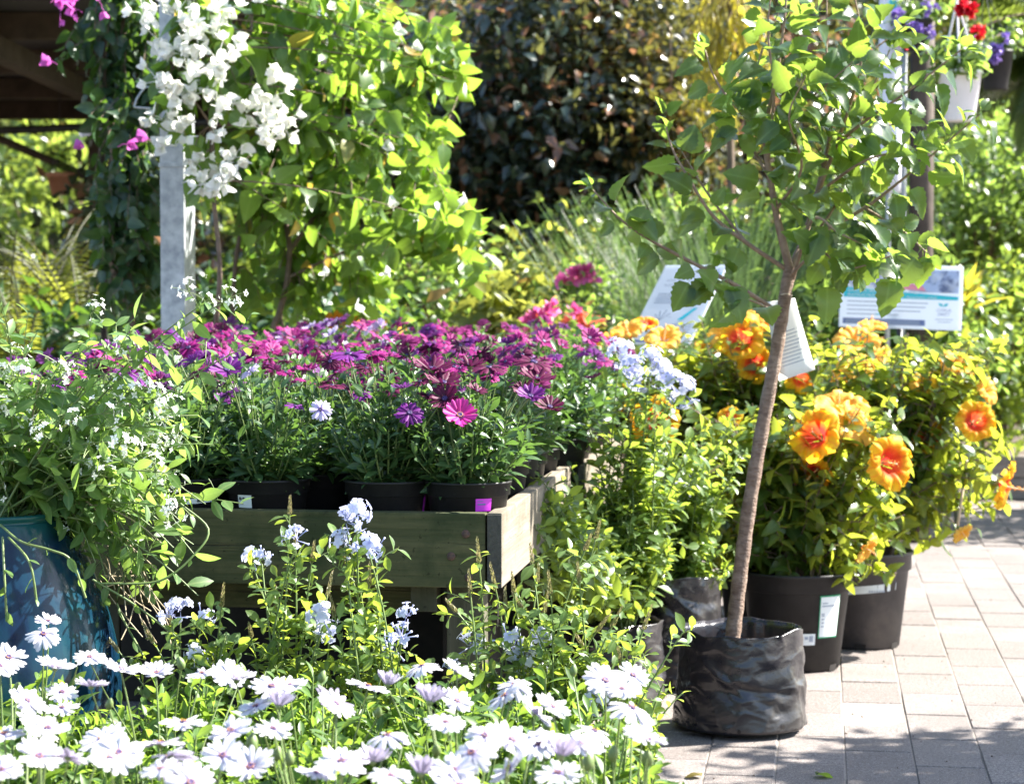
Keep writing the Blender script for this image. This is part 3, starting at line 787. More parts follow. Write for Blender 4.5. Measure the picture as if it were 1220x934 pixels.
def plumbago_head(seed, n=12, r=.028, fl=.0115):
    r_ = np.random.RandomState(seed); b = Buf()
    d = nrm(r_.normal(0, 1, (n, 3)) + np.array([0, 0, .55]))
    pos = d * r * r_.uniform(.75, 1.2, (n, 1)) + np.array([0, 0, r * .2])
    scatter(b, T_FLORET, pos, d, r_.normal(0, 1, (n, 3)), fl * r_.uniform(.85, 1.15, n), 0, r_.rand(n))
    for k in range(5):      # unopened buds on long tubes
        dd = nrm(r_.normal(0, 1, 3) + np.array([0, 0, .5])); tube(b, [dd * .004, dd * r * .95, dd * r * 1.15], [.0007, .0011, .0024], 5, 0, .3, True)
    return b.mesh('flower_head', [M_BLUE])
PH = [plumbago_head(900 + s, 6 + s, .026, .0105) for s in range(4)]
PHB = [plumbago_head(920 + s, 18 + 3 * s, .040, .0125) for s in range(3)]

def bud_spike(b, tip, axis, L=.045, m=2):
    axis = nrm(axis); n = 26
    q = np.linspace(0, 1, n); a = np.arange(n) * 2.4
    s = nrm(np.cross(axis, [0.3, .9, .1])); u = np.cross(s, axis)
    rad = np.cos(a)[:, None] * s + np.sin(a)[:, None] * u
    pos = np.asarray(tip) - axis * L * (1 - q)[:, None]
    scatter(b, T_BG, pos, rad * .55 + axis, rad, .0155 * (1 - .55 * q), m, rng.rand(n), .75)

def plumbago(name, label, loc, pot_z, stems, heads, bush=None, pot=None, leaf=.045, group=None, extra_leaf=1.0, blue=PH):
    """stems: list of (tip point, spike?) in world space; heads: points with a flower cluster"""
    loc = np.asarray(loc, float)
    t = thing(name, label, 'potted plant', loc, 0, group)
    b = Buf()
    base = loc + np.array([0, 0, pot_z])
    allt = [(p, sp) for p, sp in stems] + [(p - np.array([0, 0, .012]), False) for p in heads]
    for (tip, sp) in allt:
        tip = np.asarray(tip, float); b0 = base + np.append(rng.normal(0, .03, 2), 0)
        hor = (tip - b0) * np.array([1, 1, 0])
        P = bez(b0, tip, -hor * .22 + np.array([0, 0, .02]) + rng.normal(0, .02, 3), 9)
        tube(b, P, np.linspace(.0028, .0013, 9), 4, 1, rng.rand())
        leafy(b, T_SPAT, P, .18, .016 / extra_leaf, leaf, out=1.0, fwd=.45, drop=.0, upn=.9, jit=.5, taper=.55, wide=1.45)
        # short side shoots make the leaves sit in tufts
        pos, tg, q = along(P, .25, .05)
        for i in range(len(pos)):
            d = nrm(rng.normal(0, 1, 3) * np.array([1, 1, .5]) + tg[i] * .6); S = bez(pos[i], pos[i] + d * rng.uniform(.02, .06), (0, 0, .005), 4)
            tube(b, S, .0009, 3, 1); leafy(b, T_SPAT, S, .3, .008, leaf * .8, out=.9, fwd=.6, drop=0, jit=.5, taper=.2, wide=1.4)
        if sp: bud_spike(b, tip + nrm(P[-1] - P[-2]) * .03, P[-1] - P[-2], rng.uniform(.03, .055))
    if bush:
        n, (rx, ry, rz), c = bush
        for k in range(n):
            dd = nrm(rng.normal(0, 1, 3)); dd[2] = abs(dd[2]) * 1.2 - .25
            tip = loc + np.asarray(c) + dd * np.array([rx, ry, rz]) * rng.uniform(.55, 1.05)
            P = bez(base + np.append(rng.normal(0, .03, 2), 0), tip, rng.normal(0, .03, 3), 8)
            tube(b, P, np.linspace(.003, .0013, 8), 4, 1, rng.rand())
            leafy(b, T_SPAT, P, .25, .012, leaf, out=1.0, fwd=.5, drop=.02, upn=.9, jit=.55, taper=.35, wide=1.5)
    b.build('foliage', [M_PLUM, M_STEM, M_SPIKE], t, loc)
    for p in heads: put(random.choice(blue), 'flower_head', t, np.asarray(p) - loc, (rng.normal(0, .3), rng.normal(0, .3) - .2, 1), rng.uniform(0, 6), rng.uniform(.75, 1.1))
    if pot: link('pot', pot, t)
    return t

SP_ME = pot_mesh('pot', .085, .16, [M_POT, M_SOIL, M_HOLE], 40)
def A(l, d, jd=.08): return [at(x, y, d + rng.uniform(-jd, jd)) for x, y in l]
fp = [
 (230, 3.98, [(137, 770), (180, 760), (265, 712), (250, 800), (205, 745)], [(215, 728), (240, 735), (232, 782), (258, 790), (205, 735)], 'pale blue plumbago between the glazed jar and the bench, sprawling low'),
 (345, 4.02, [(345, 612), (392, 700), (372, 665), (300, 760), (352, 650), (330, 720)], [(302, 668), (352, 643), (385, 738), (392, 752), (378, 748), (312, 664)], 'pale blue plumbago with a tall budding stem before the mossy board'),
 (430, 3.95, [(412, 670), (398, 730), (452, 740), (440, 690)], [(424, 614), (440, 652), (412, 650), (412, 622), (478, 760), (486, 735), (470, 772), (448, 655)], 'pale blue plumbago holding its flower heads against the bench board'),
 (570, 4.0, [(570, 660), (588, 690), (545, 730), (560, 700), (602, 720)], [(560, 770), (540, 800)], 'plumbago with a pale green budding spike by the bench leg'),
 (665, 3.98, [(697, 655), (710, 640), (655, 700), (716, 745), (735, 735), (690, 690), (612, 700), (634, 668), (650, 720), (622, 725), (640, 690)], [(612, 772), (628, 780), (605, 760), (642, 764), (622, 790), (640, 805)], 'plumbago with several tall spikes and blue heads below the bench corner'),
 (752, 3.93, [(770, 740), (778, 840), (740, 790), (695, 770)], [(704, 842), (715, 835)], 'plumbago with one spike standing before the black planting bag'),
]
for (px, d, st, hd, l) in fp:
    q = at(px, 700, d); loc = np.array([q[0], q[1], 0])
    plumbago('potted_plumbago', l, loc, .15, [(p, True) for p in A(st, d)] + [(p, False) for p in A([(px + rng.uniform(-70, 70), rng.uniform(745, 830)) for _ in range(9)], d)], A(hd, d), pot=SP_ME, group='young plumbago plants before the bench')

# ------------------------------------------------------------------ poly bags
def bag_mesh(name, r, h, seed, bulge=.10, seg=200, rows=80):
    """a filled soft plastic bag: creased wall, slumped foot, open rolled mouth"""
    b = Buf(); V = []
    off = Vector((seed * 3.1, seed * 1.7, 0))
    r_ = random.Random(seed)
    folds = [(r_.uniform(0, 6.283), r_.uniform(.1, .8), r_.uniform(-1.3, 1.3), r_.uniform(.03, .08), r_.uniform(.002, .007) * r_.choice((1, -1, -1))) for _ in range(30)]
    for j in range(rows + 1):
        q = j / rows
        for i in range(seg):
            a = i / seg * 6.2832
            sq = (abs(math.cos(a - .5)) ** 3.2 + abs(math.sin(a - .5)) ** 3.2) ** (-1 / 3.2)
            foot = 1 - .50 * max(0, (.085 - q) / .085) ** 2.4
            rr = r * (1 + bulge * (1 - q) ** 1.3 - .02 * q) * (0.86 + .14 * sq) * foot
            p = Vector((math.cos(a) * 3, math.sin(a) * 3, q * 3.2))
            rr += .0045 * mnoise.noise(p * 1.0 + off) * (1.2 - q * .5) + .002 * mnoise.noise(Vector((p.x * 1.2, p.y * 1.2, p.z * 3)) + off)
            for (fa, fq, sl, w, am) in folds:
                da = (a - fa + math.pi) % (2 * math.pi) - math.pi
                if abs(da) < .75:
                    x = (q - fq - sl * da * .35) / w
                    if abs(x) < 3: rr += am * math.exp(-x * x) * (1 - (da / .75) ** 2) ** 2
            z = h * q
            if q > .9: z += .012 * (q - .9) / .1 * mnoise.noise(Vector((math.cos(a) * 2.2, math.sin(a) * 2.2, 9)) + off); rr += .006 * (q - .9) / .1 * mnoise.noise(Vector((math.cos(a) * 5, math.sin(a) * 5, 4)) + off)
            cr = 1 - abs(mnoise.noise(Vector((p.x * .75 + q * 2.2, p.y * .75 - q * 1.4, p.z * 1.35)) + off)); cr2 = 1 - abs(mnoise.noise(Vector((p.x * 1.5 - q * 3, p.y * 1.5, p.z * 2.1)) - off))
            rr += .0026 * max(0, cr - .88) / .12 * (1 - q * .6) + .0008 * max(0, cr2 - .88) / .12
            V.append((rr * math.cos(a), rr * math.sin(a), z))
    n = len(V)
    # inner wall down to the soil
    for k in range(1, 5):
        for i in range(seg):
            x, y, z = V[rows * seg + i]; a = 1 - .012 - .012 * k
            V.append((x * a, y * a, z - .018 * k + (0.002 if k == 1 else 0)))
    tot = rows + 4; Q = []
    for j in range(tot):
        for i in range(seg):
            i2 = (i + 1) % seg; Q.append((j * seg + i, j * seg + i2, (j + 1) * seg + i2, (j + 1) * seg + i))
    b.add(V, Q)
    # floor of the bag
    c = len(V); b.add([(0, 0, .001)], None, None)
    b.T.append(np.array([(c, (i + 1) % seg, i) for i in range(seg)])); b.TM.append(np.zeros(seg, int))
    for k in range(9):      # punched drain holes near the foot
        a = k / 9 * 6.283 + .4; jz = int(rows * (.10 + .03 * (k % 2))); p0 = np.array(V[jz * seg + int(a / 6.2832 * seg) % seg]); o_ = np.array([math.cos(a), math.sin(a), -.15]); s_ = np.array([-math.sin(a), math.cos(a), 0]); c_ = p0 + o_ * .004
        ring = [c_ + s_ * .0045 * math.cos(t * .785) + np.array([0, 0, .0055]) * math.sin(t * .785) for t in range(8)]
        b.add([c_] + ring, None, [(0, 1 + t, 1 + (t + 1) % 8) for t in range(8)], 1)
    return b.mesh(name, [M_BAG, M_HOLE])
def soil_disc(r, z, parent, seed=0, name='soil'):
    b = Buf(); V = [(0, 0, z + .006)]; seg = 48
    rs = [.25, .5, .75, .97]
    for q in rs:
        for i in range(seg):
            a = i / seg * 6.283; V.append((r * q * math.cos(a), r * q * math.sin(a), z + .008 * mnoise.noise(Vector((math.cos(a) * q * 6, math.sin(a) * q * 6, seed)))))
    T = [(0, 1 + i, 1 + (i + 1) % seg) for i in range(seg)]; Q = []
    for j in range(3):
        for i in range(seg): Q.append((1 + j * seg + i, 1 + (j + 1) * seg + i, 1 + (j + 1) * seg + (i + 1) % seg, 1 + j * seg + (i + 1) % seg))
    b.add(V, Q, T); return b.build(name, M_SOIL, parent)

# big plumbagos in bags right of the bench
q = gp(728, 838); locA = np.array([q[0], q[1] + .02, 0]); dA = px_of(locA)[2]
hA = A([(755, 440), (738, 424), (775, 432), (800, 458), (760, 455), (812, 470), (788, 446)], dA, .1)
tA = plumbago('bagged_plumbago', 'bushy blue plumbago in a black bag right of the bench corner', locA, .19,
         [(p, True) for p in A([(690, 470), (820, 520), (700, 500), (640, 560), (780, 500), (850, 560)], dA, .2)] + [(p, False) for p in A([(rng.uniform(640, 850), rng.uniform(480, 690)) for _ in range(46)], dA, .18)] + [(p, False) for p in A([(rng.uniform(628, 705), rng.uniform(545, 705)) for _ in range(18)], dA - .62, .18)], hA,
         bush=(46, (.20, .18, .30), (0, 0, .36)), leaf=.058, extra_leaf=1.15, blue=PHB, group='large plumbagos in black bags')
bg = link('planting_bag', bag_mesh('planting_bag', .132, .215, 3, .06), tA); soil_disc(.12, .185, tA, 2)
q = gp(812, 838); locB = np.array([q[0], q[1] + .28, 0]); dB = px_of(locB)[2]
tB = plumbago('bagged_plumbago', 'plumbago with a few pale heads in the black bag behind the leaning trunk', locB, .25,
         [(p, False) for p in A([(rng.uniform(765, 890), rng.uniform(500, 690)) for _ in range(36)], dB, .15)], A([(800, 578), (815, 586), (806, 590), (790, 582)], dB, .05),
         bush=(34, (.17, .17, .26), (0.02, 0, .42)), leaf=.056, extra_leaf=1.1, blue=PHB, group='large plumbagos in black bags')
link('planting_bag', bag_mesh('planting_bag', .125, .30, 5, .05), tB); soil_disc(.11, .265, tB, 3)

# ------------------------------------------------------------------ the young tree in its bag
q = gp(890, 882); locT = np.array([q[0], q[1] + .145, 0]); dT = px_of(locT)[2]
tT = thing('young_tree', 'young tree with serrated leaves and a slender leaning trunk in a creased black bag', 'tree', locT)
BAG_H = at(890, 757, dT - .14)[2]
link('planting_bag', bag_mesh('planting_bag', .148, BAG_H, 8, .075), tT)
soil_disc(.136, BAG_H - .068, tT, 1)
def PT(l, d0=None):
    return np.array([at(p[0], p[1], (dT if d0 is None else d0) + (p[2] if len(p) > 2 else 0)) for p in l])
wb = Buf(); lf = Buf()
trunk = smooth_path(PT([(871, 775), (874, 750), (881, 690), (893, 600), (910, 500), (925, 420), (934, 362), (941, 318)]), 8)
nT = len(trunk)
rad = np.linspace(.0195, .0148, nT) * (1 + .05 * np.sin(np.arange(nT) * 1.7)); rad[:4] *= np.linspace(1.18, 1.0, 4)
tube(wb, trunk, rad, 14, 0)
BR = [
 ([(941, 322), (927, 265, -.01), (918, 215, -.02), (912, 160, -.02), (925, 90, -.05), (935, 20, -.05), (938, -45, -.05)], .011, .25),
 ([(941, 322), (957, 285, .04), (975, 225, .05), (990, 150, .04), (985, 80, .06), (985, -10, .08)], .010, .35),
 ([(975, 228, .05), (1008, 140, -.02), (1027, 60, -.06), (1015, -20, -.08)], .006, .2),
 ([(914, 175, -.02), (950, 132, -.08), (1016, 74, -.15)], .0045, .3),
 ([(978, 195, .05), (1017, 155, -.04), (1080, 110, -.10), (1145, 60, -.15)], .0058, .15),
 ([(957, 288, .04), (1030, 248, .02), (1092, 200, -.02), (1168, 136, -.06)], .0058, .2),
 ([(972, 232, .05), (1030, 192, -.08), (1086, 178, -.12)], .0048, .3),
 ([(944, 335, 0), (968, 262, -.10), (1000, 278, -.14), (1040, 297, -.16)], .005, .35),
 ([(931, 375, 0), (880, 342, -.05), (815, 308, -.10), (775, 286, -.12), (740, 262, -.12), (706, 226, -.13)], .0065, .25),
 ([(938, 322, 0), (890, 290, -.03), (850, 258, -.05), (822, 215, -.06), (800, 175, -.04), (792, 140, -.02)], .0062, .35),
 ([(890, 290, -.03), (846, 235, .02), (812, 180, .06)], .0042, .35),
 ([(915, 195, -.02), (922, 110, -.12), (915, 40, -.16), (920, -20, -.16)], .0045, .2),
 ([(918, 215, -.02), (888, 150, .05), (905, 70, .08), (930, 10, .1)], .0048, .25),
 ([(1030, 248, .02), (1075, 275, -.04), (1105, 302, -.06)], .0035, .3),
 ([(985, 100, .06), (1040, 60, .10), (1080, 30, .12)], .004, .2),
 ([(940, 330, 0), (975, 300, -.1), (1010, 320, -.16), (1062, 305, -.2)], .0042, .5),
 ([(912, 165, -.02), (870, 120, -.02), (850, 90, 0), (840, 60, .02)], .004, .25),
 ([(1000, 165, .04), (1045, 150, .1), (1100, 150, .14)], .004, .3),
 ([(931, 380, 0), (905, 362, -.08), (850, 345, -.16)], .0036, .5),
 ([(925, 250, -.01), (955, 200, -.12), (940, 140, -.2), (960, 90, -.22)], .0042, .3),
 ([(950, 305, .02), (1000, 235, .12), (1030, 130, .16), (1060, 60, .18)], .0045, .3),
]
for (l, r0, st) in BR:
    P = smooth_path(PT(l), 7); n = len(P)
    tube(wb, P, np.linspace(r0, .0016, n), 7, 1)
    pos, tg, qq = along(P, st * .8, .027 if l[-1][0] < 860 else .0150)
    N = len(pos)
    a = np.arange(N) * 2.4 + rng.uniform(0, 6)
    ref = np.array([0, 0, 1.0]); s = nrm(np.cross(tg, ref) + 1e-6); u = np.cross(s, tg)
    rdv = np.cos(a)[:, None] * s + np.sin(a)[:, None] * u
    d = nrm(rdv * .9 + tg * .55 + np.array([0, 0, -.28]) + rng.normal(0, .3, (N, 3)))
    nn = nrm(np.array([.25, -.75, .75]) + rng.normal(0, .55, (N, 3)))
    sz = (.042 + .052 * rng.rand(N) ** .7) * (1 - .2 * qq)
    half = rng.rand(N) < .6
    for msk, tm in ((half, T_TREE), (~half, T_TREE2)):
        pet = .40
        scatter(lf, tm, pos[msk] + d[msk] * sz[msk][:, None] * pet, d[msk], nn[msk], sz[msk], 0)
    # terminal tuft of small leaves
    e = P[-1]; k = 4; dd = nrm(rng.normal(0, .7, (k, 3)) + nrm(P[-1] - P[-2]))
    scatter(lf, T_TREE, e + dd * .012, dd, nrm(rng.normal(0, .5, (k, 3)) + np.array([0, 0, 1])), rng.uniform(.025, .05, k), 0)
for (px, py) in [(748, 262), (820, 345), (845, 345), (870, 350), (1005, 305), (1040, 318), (1090, 315), (1060, 340), (985, 350)]:   # the big near leaves that hang below the crown
    p = at(px, py - 8, dT - .15); scatter(lf, T_TREE, [p], [rng.normal(0, .4), -.2, -.6], [.3, -.8, .5], rng.uniform(.075, .10), 0)
wb.build('trunk', [M_BARK, M_TWIG], tT, locT)
lf.build('crown', [M_TREE], tT, locT)

# ------------------------------------------------------------------ hibiscus
def hib_flower(name, mt, seed, size=.075, flat=.30):
    """five broad ruffled overlapping petals, a red throat and a long stamen column, facing +z"""
    r_ = np.random.RandomState(seed); b = Buf(); nu, nv = 16, 11
    for k in range(5):
        a0 = k / 5 * 6.2832 + r_.normal(0, .05); ph = r_.uniform(0, 6)
        V, LP = [], []
        for j in range(nv + 1):
            q = j / nv
            wd = .95 * (q ** .25) * (.72 + .28 * min(1, q * 2.2)) * (1.0 if q < .82 else 1 - .55 * ((q - .82) / .18) ** 2)
            for i in range(nu + 1):
                x = (i / nu - .5) * 2
                ang = a0 + x * wd * (1 + .05 * math.sin(ph))
                rr = (.03 + .97 * q) * (1 - .10 * x * x * q) * (1 + .02 * math.sin(9 * x + ph))
                z = flat * (1 - (1 - q) ** 2.2) * 1.0 - .30 * max(0, q - .55) ** 1.4 * 2 * (1 + .6 * math.sin(ph)) + .085 * q * q * math.sin(9 * x + ph) * (q > .3) + .05 * (x > 0) * q + .035 * q * math.sin(17 * x * q + ph * 2)
                V.append((rr * math.cos(ang) * size, rr * math.sin(ang) * size, z * size)); LP.append((x, q, 0))
        Q = [(j * (nu + 1) + i, j * (nu + 1) + i + 1, (j + 1) * (nu + 1) + i + 1, (j + 1) * (nu + 1) + i) for j in range(nv) for i in range(nu)]
        b.add(V, Q, None, 0, r_.uniform(0, .12), LP)
    lathe(b, [(0.0001, -.022), (.006, -.020), (.010, -.010), (.009, .002), (.004, .006)], 10, 1)
    return b.mesh(name, [mt, M_STEM])
def column_mesh():
    b = Buf(); P = bez((0, 0, .0), (.006, .004, .080), (.004, -.004, 0), 8); tube(b, P, np.linspace(.0032, .0018, 8), 6, 0, cap=True)
    pos, tg, q_ = along(P, .45, .0016)
    for i in range(len(pos)):
        d = nrm(rng.normal(0, 1, 3)); tube(b, [pos[i], pos[i] + d * .006, pos[i] + d * .0085], [.0006, .0006, .0016], 4, 1, cap=True)
    return b.mesh('stamen', [M_STYLE, M_POLLEN])
STAMEN = column_mesh()
HF = [hib_flower('flower', M_HIBP, 40 + s, .080, .34 + .16 * s) for s in range(4)]
HF2 = [hib_flower('flower', M_HIBP2, 46 + s, .074, .45 + .15 * s) for s in range(3)]
HIB_POT = pot_mesh('pot', .158, .275, [M_POT, M_SOIL, M_HOLE], 64)
HIB_POTG = pot_mesh('pot', .150, .285, [M_POTG, M_SOIL, M_HOLE], 64)

def hibiscus(label, loc, potme, pot_z, box_, d, flowers, n=70, leaf=.072, dj=.2):
    """box_: photo extent (x0, x1, y0, y1) of the leafy mound; flowers: (px, py, dd, facing, pale?, scale)"""
    loc = np.asarray(loc, float); t = thing('potted_hibiscus', label, 'potted plant', loc, 0, 'orange hibiscus in large pots')
    link('pot', potme, t)
    b = Buf(); base = loc + np.array([0, 0, pot_z])
    x0, x1, y0, y1 = box_
    mains = []
    for k in range(11):
        tip = at(rng.uniform(x0 * .75 + x1 * .25, x0 * .25 + x1 * .75), y0 + (y1 - y0) * rng.uniform(.05, .45), d + rng.uniform(-dj, dj) * .7)
        P = bez(base + np.append(rng.normal(0, .035, 2), 0), tip, rng.normal(0, .03, 3), 9); mains.append(P)
        tube(b, P, np.linspace(.0065, .002, 9), 6, 1)
    for k in range(n):
        xx = rng.uniform(x0, x1); yy = y0 + (y1 - y0) * rng.rand() ** 1.0
        ex = ((xx - (x0 + x1) / 2) / ((x1 - x0) / 2)) ** 2 + max(0, ((yy - (y0 + y1) / 2) / ((y1 - y0) / 2))) ** 2
        if ex > 1.15 and rng.rand() < .8: continue
        tip = at(xx, yy, d + rng.uniform(-dj, dj))
        M0 = mains[rng.randint(len(mains))]; i = rng.randint(1, 7)
        P = bez(M0[i], tip, rng.normal(0, .02, 3) + np.array([0, 0, -.02]), 7)
        tube(b, P, np.linspace(.0028, .0013, 7), 4, 1)
        leafy(b, T_HIB, P, .25, .016, leaf, out=1.0, fwd=.35, drop=.12, upn=.9, jit=.55, taper=.3)
    stalks = []
    for (px, py, dd, fc, pale, sc) in flowers:
        p = at(px, py, d + dd); M0 = mains[rng.randint(len(mains))]
        nv = nrm(fc)
        P = bez(M0[5], p - nv * .02, -nv * .05, 7); tube(b, P, .0018, 4, 1); leafy(b, T_HIB, P, .2, .025, leaf * .9, out=1.0, fwd=.35, drop=.15, jit=.5)
        stalks.append((p, nv, pale, sc))
    b.build('foliage', [M_HIB, M_WOODY], t, loc)
    for (p, nv, pale, sc) in stalks:
        o = put(random.choice(HF2 if pale else HF), 'flower', t, p - loc, nv, rng.uniform(0, 6), sc)
        put(STAMEN, 'stamen', o, (0, 0, .002), (0, 0, 1), rng.uniform(0, 6), 1.0)
    return t
cam_f = (-.05, -1, .15)
q = gp(955, 802); lH1 = np.array([q[0], q[1] + .12, 0]); d1 = px_of(lH1)[2]
h1 = hibiscus('orange hibiscus with red throats in the black pot carrying a green-edged label', lH1, HIB_POT, .245, (800, 1085, 470, 700), d1,
   [(980, 524, -.16, (-.6, -.85, .35), 0, .98), (1008, 516, -.1, (.3, -.6, .8), 1, 1.1), (1046, 552, -.2, (.55, -.85, .1), 0, 1.0), (1026, 650, -.2, (.7, -.5, -.5), 1, .62), (1000, 500, -.02, (0, -.5, 1), 1, 1.1), (975, 558, -.08, (-.5, -.5, -.5), 0, .7), (870, 500, .1, (-.2, -.8, .5), 0, .5)], n=190)
q = gp(1034, 776); lH2 = np.array([q[0], q[1] + .13, 0]); d2 = px_of(lH2)[2]
h2 = hibiscus('orange hibiscus leaning over the paving from the dusty grey pot with a white band', lH2, HIB_POTG, .255, (960, 1205, 395, 640), d2,
   [(1158, 505, -.1, (.1, -1, .3), 0, .8), (1188, 576, -.15, (.9, -.35, -.2), 0, .95), (1143, 630, -.2, (.5, -.5, -.7), 1, .5), (1100, 460, 0, (0, -.8, .5), 1, .6), (1137, 442, .05, (.3, -.5, .8), 1, .9), (1170, 468, 0, (.6, -.5, .4), 1, .65), (1106, 522, -.05, (0, -1, .3), 0, .65), (1018, 448, .0, (0, -.5, .8), 1, .8), (1062, 470, 0, (.2, -.6, .8), 1, .55)], n=165)
q = gp(905, 745); lH3 = np.array([q[0] + .02, q[1] + .1, 0]); d3 = px_of(lH3)[2]
h3 = hibiscus('yellow-flowered hibiscus standing behind the leaning tree trunk', lH3, HIB_POT, .245, (800, 985, 375, 600), d3,
   [(886, 412, -.1, (-.3, -.8, .5), 0, 1.0), (908, 392, 0, (.2, -.5, .9), 1, 1.0), (898, 436, -.1, (0, -1, .2), 0, .8), (868, 404, .05, (-.6, -.4, .8), 1, .8), (948, 448, -.15, (.3, -.9, -.1), 0, .7), (915, 470, .0, (.3, -.8, .2), 1, .5)], n=150)
q = gp(1015, 735); lH4 = np.array([q[0] + .05, q[1] + .25, 0]); d4 = px_of(lH4)[2]
h4 = hibiscus('pale yellow hibiscus behind the others, below the teal-banded sign', lH4, HIB_POT, .245, (965, 1165, 398, 560), d4,
   [(1020, 416, -.1, (0, -.6, .8), 1, 1.1), (1040, 425, .0, (.4, -.4, .9), 1, .9), (1012, 452, -.1, (-.3, -.9, .3), 1, .9), (1040, 395, .05, (0, -.2, 1), 1, .7)], n=150)
q = gp(770, 742); lH5 = np.array([q[0], q[1] + .05, 0]); d5 = px_of(lH5)[2]
h5 = hibiscus('orange hibiscus behind the blue plumbago heads, beside the bench', lH5, HIB_POT, .245, (690, 880, 400, 610), d5,
   [(779, 502, -.25, (.0, -1, .1), 0, 1.0), (732, 476, -.2, (-.3, -1, .4), 0, .75), (790, 408, -.1, (0, -.6, .8), 1, .85), (752, 405, 0, (-.3, -.4, 1), 1, .8), (770, 392, .1, (0, -.5, 1), 0, .55), (825, 460, 0, (.2, -.8, .5), 0, .55), (840, 420, .05, (.2, -.5, .8), 1, .6)], n=150)
# pot labels
def pot_of(t): return [c for c in t.children if c.name.startswith('pot')][0]
def plab(t, r, h, name, th, wid, z0, z1, mt, par=None, off=.0015, skew=0, slope=None):
    r0, r1 = r * .76, (r * .93 - r * .76) / (h * .8)
    return curved_label(name, r0, r1, z0, z1, -math.pi / 2 + th - wid / 2, -math.pi / 2 + th + wid / 2, mt, par or pot_of(t), off, skew=skew)
e = plab(h1, .158, .275, 'care_label', .58, .50, .098, .218, M_LGREEN)
plab(h1, .158, .275, 'label_face', .58, .46, .102, .214, M_LABEL, e, .0025)
for z, w in ((.195, .12), (.187, .3), (.165, .06), (.160, .06), (.150, .06), (.140, .06), (.130, .06)): plab(h1, .158, .275, 'printed_text', .58 - .20 + w / 2, w, z, z + .0035, M_GREYINK, e, .0035)
e = plab(h1, .158, .275, 'price_label', .06, .42, .080, .112, M_LABEL)
plab(h1, .158, .275, 'printed_text', .08, .07, .096, .104, M_GREYINK, e, .0025); plab(h1, .158, .275, 'printed_text', .18, .08, .09, .106, M_GREYINK, e, .0025)
e = plab(h2, .150, .285, 'label_band', .30, 1.9, .165, .188, M_LABEL, skew=.02)
for k in range(7): plab(h2, .150, .285, 'printed_text', .02 + k * .055, .035, .174, .180, M_GREYINK, e, .0025, skew=.0006)
# cane tied to the right hibiscus
cb = Buf(); tube(cb, [at(1139, 640, d2 - .15), at(1152, 548, d2 - .12)], .0045, 8, cap=True); cb.build('support_cane', M_CANE, h2, lH2)

# ------------------------------------------------------------------ glazed jar with euphorbia
dJ = 4.05
q = at(-15, 610, dJ); locJ = np.array([q[0], q[1], 0]); JZ = q[2]
tJ = thing('glazed_jar_plant', 'airy plant of tiny white flowers spilling from a blue-green glazed jar', 'potted plant', locJ)
jb = Buf(); prof = smooth_path(np.array([(.10, 0, 0), (.16, 0, .06), (.225, 0, .20), (.243, 0, .32), (.225, 0, .44), (.185, 0, .545), (.148, 0, .625), (.140, 0, JZ - .012)]), 8)
prof = [(0.0, .0), (.09, 0)] + [(p[0], p[2]) for p in prof] + [(.142, JZ - .006), (.146, JZ - .001), (.143, JZ + .003), (.130, JZ + .003), (.122, JZ - .02), (.122, JZ - .05)]
lathe(jb, prof, 72); jb.build('jar', M_GLAZE, tJ)
soil_disc(.124, JZ - .045, tJ, 5)
eb = Buf(); sprays = []
base = locJ + np.array([0.02, 0, JZ - .045])
tips = []
for k in range(66):
    tips.append((at(rng.uniform(-60, 215) if k < 52 else rng.uniform(90, 245), rng.uniform(440, 590) + (0 if k < 52 else 30), dJ + rng.uniform(-.18, .28)), 1))
for (x, y) in [(8, 375), (20, 412), (60, 430), (95, 405), (245, 350), (270, 348), (300, 400), (165, 365), (255, 520), (290, 590), (240, 610), (120, 395), (45, 385), (150, 420), (200, 490)]:
    tips.append((at(x, y + 10, dJ + rng.uniform(-.1, .1)), 1))
for k in range(26):
    tips.append((at(rng.uniform(100, 250), rng.uniform(590, 720), dJ - rng.uniform(.0, .14) + .05), 2))
for (tip, kind) in tips:
    b0 = base + np.append(rng.normal(0, .035, 2), 0)
    if b0[0] < locJ[0] - .1: b0[0] = locJ[0]
    up = .13 if kind == 1 else .26
    P = bez(b0, tip, np.array([0, 0, up * rng.uniform(.5, 1.1)]) + rng.normal(0, .02, 3), 11)
    tube(eb, P, np.linspace(.0026, .0011, 11), 5, 1 if rng.rand() < .9 else 2, rng.rand())
    leafy(eb, T_EUPH, P, .25, (.025 if kind == 1 else .030), .062, out=.9, fwd=.5, drop=.35, upn=.5, jit=.7, taper=.3)
    ns = 3 if kind == 1 else 2
    for k in range(ns):
        i = rng.randint(6, 10); d = nrm(rng.normal(0, .8, 3) + np.array([0, -.2, .5])); e_ = P[i] + d * rng.uniform(.04, .09)
        S = bez(P[i], e_, (0, 0, .01), 5); tube(eb, S, .0009, 3, 1); leafy(eb, T_EUPH, S, .3, .02, .042, out=.9, fwd=.6, drop=.2, jit=.7)
        if rng.rand() < .55: sprays.append((e_, d))
    if kind == 1: sprays.append((P[-1], nrm(P[-1] - P[-2])))
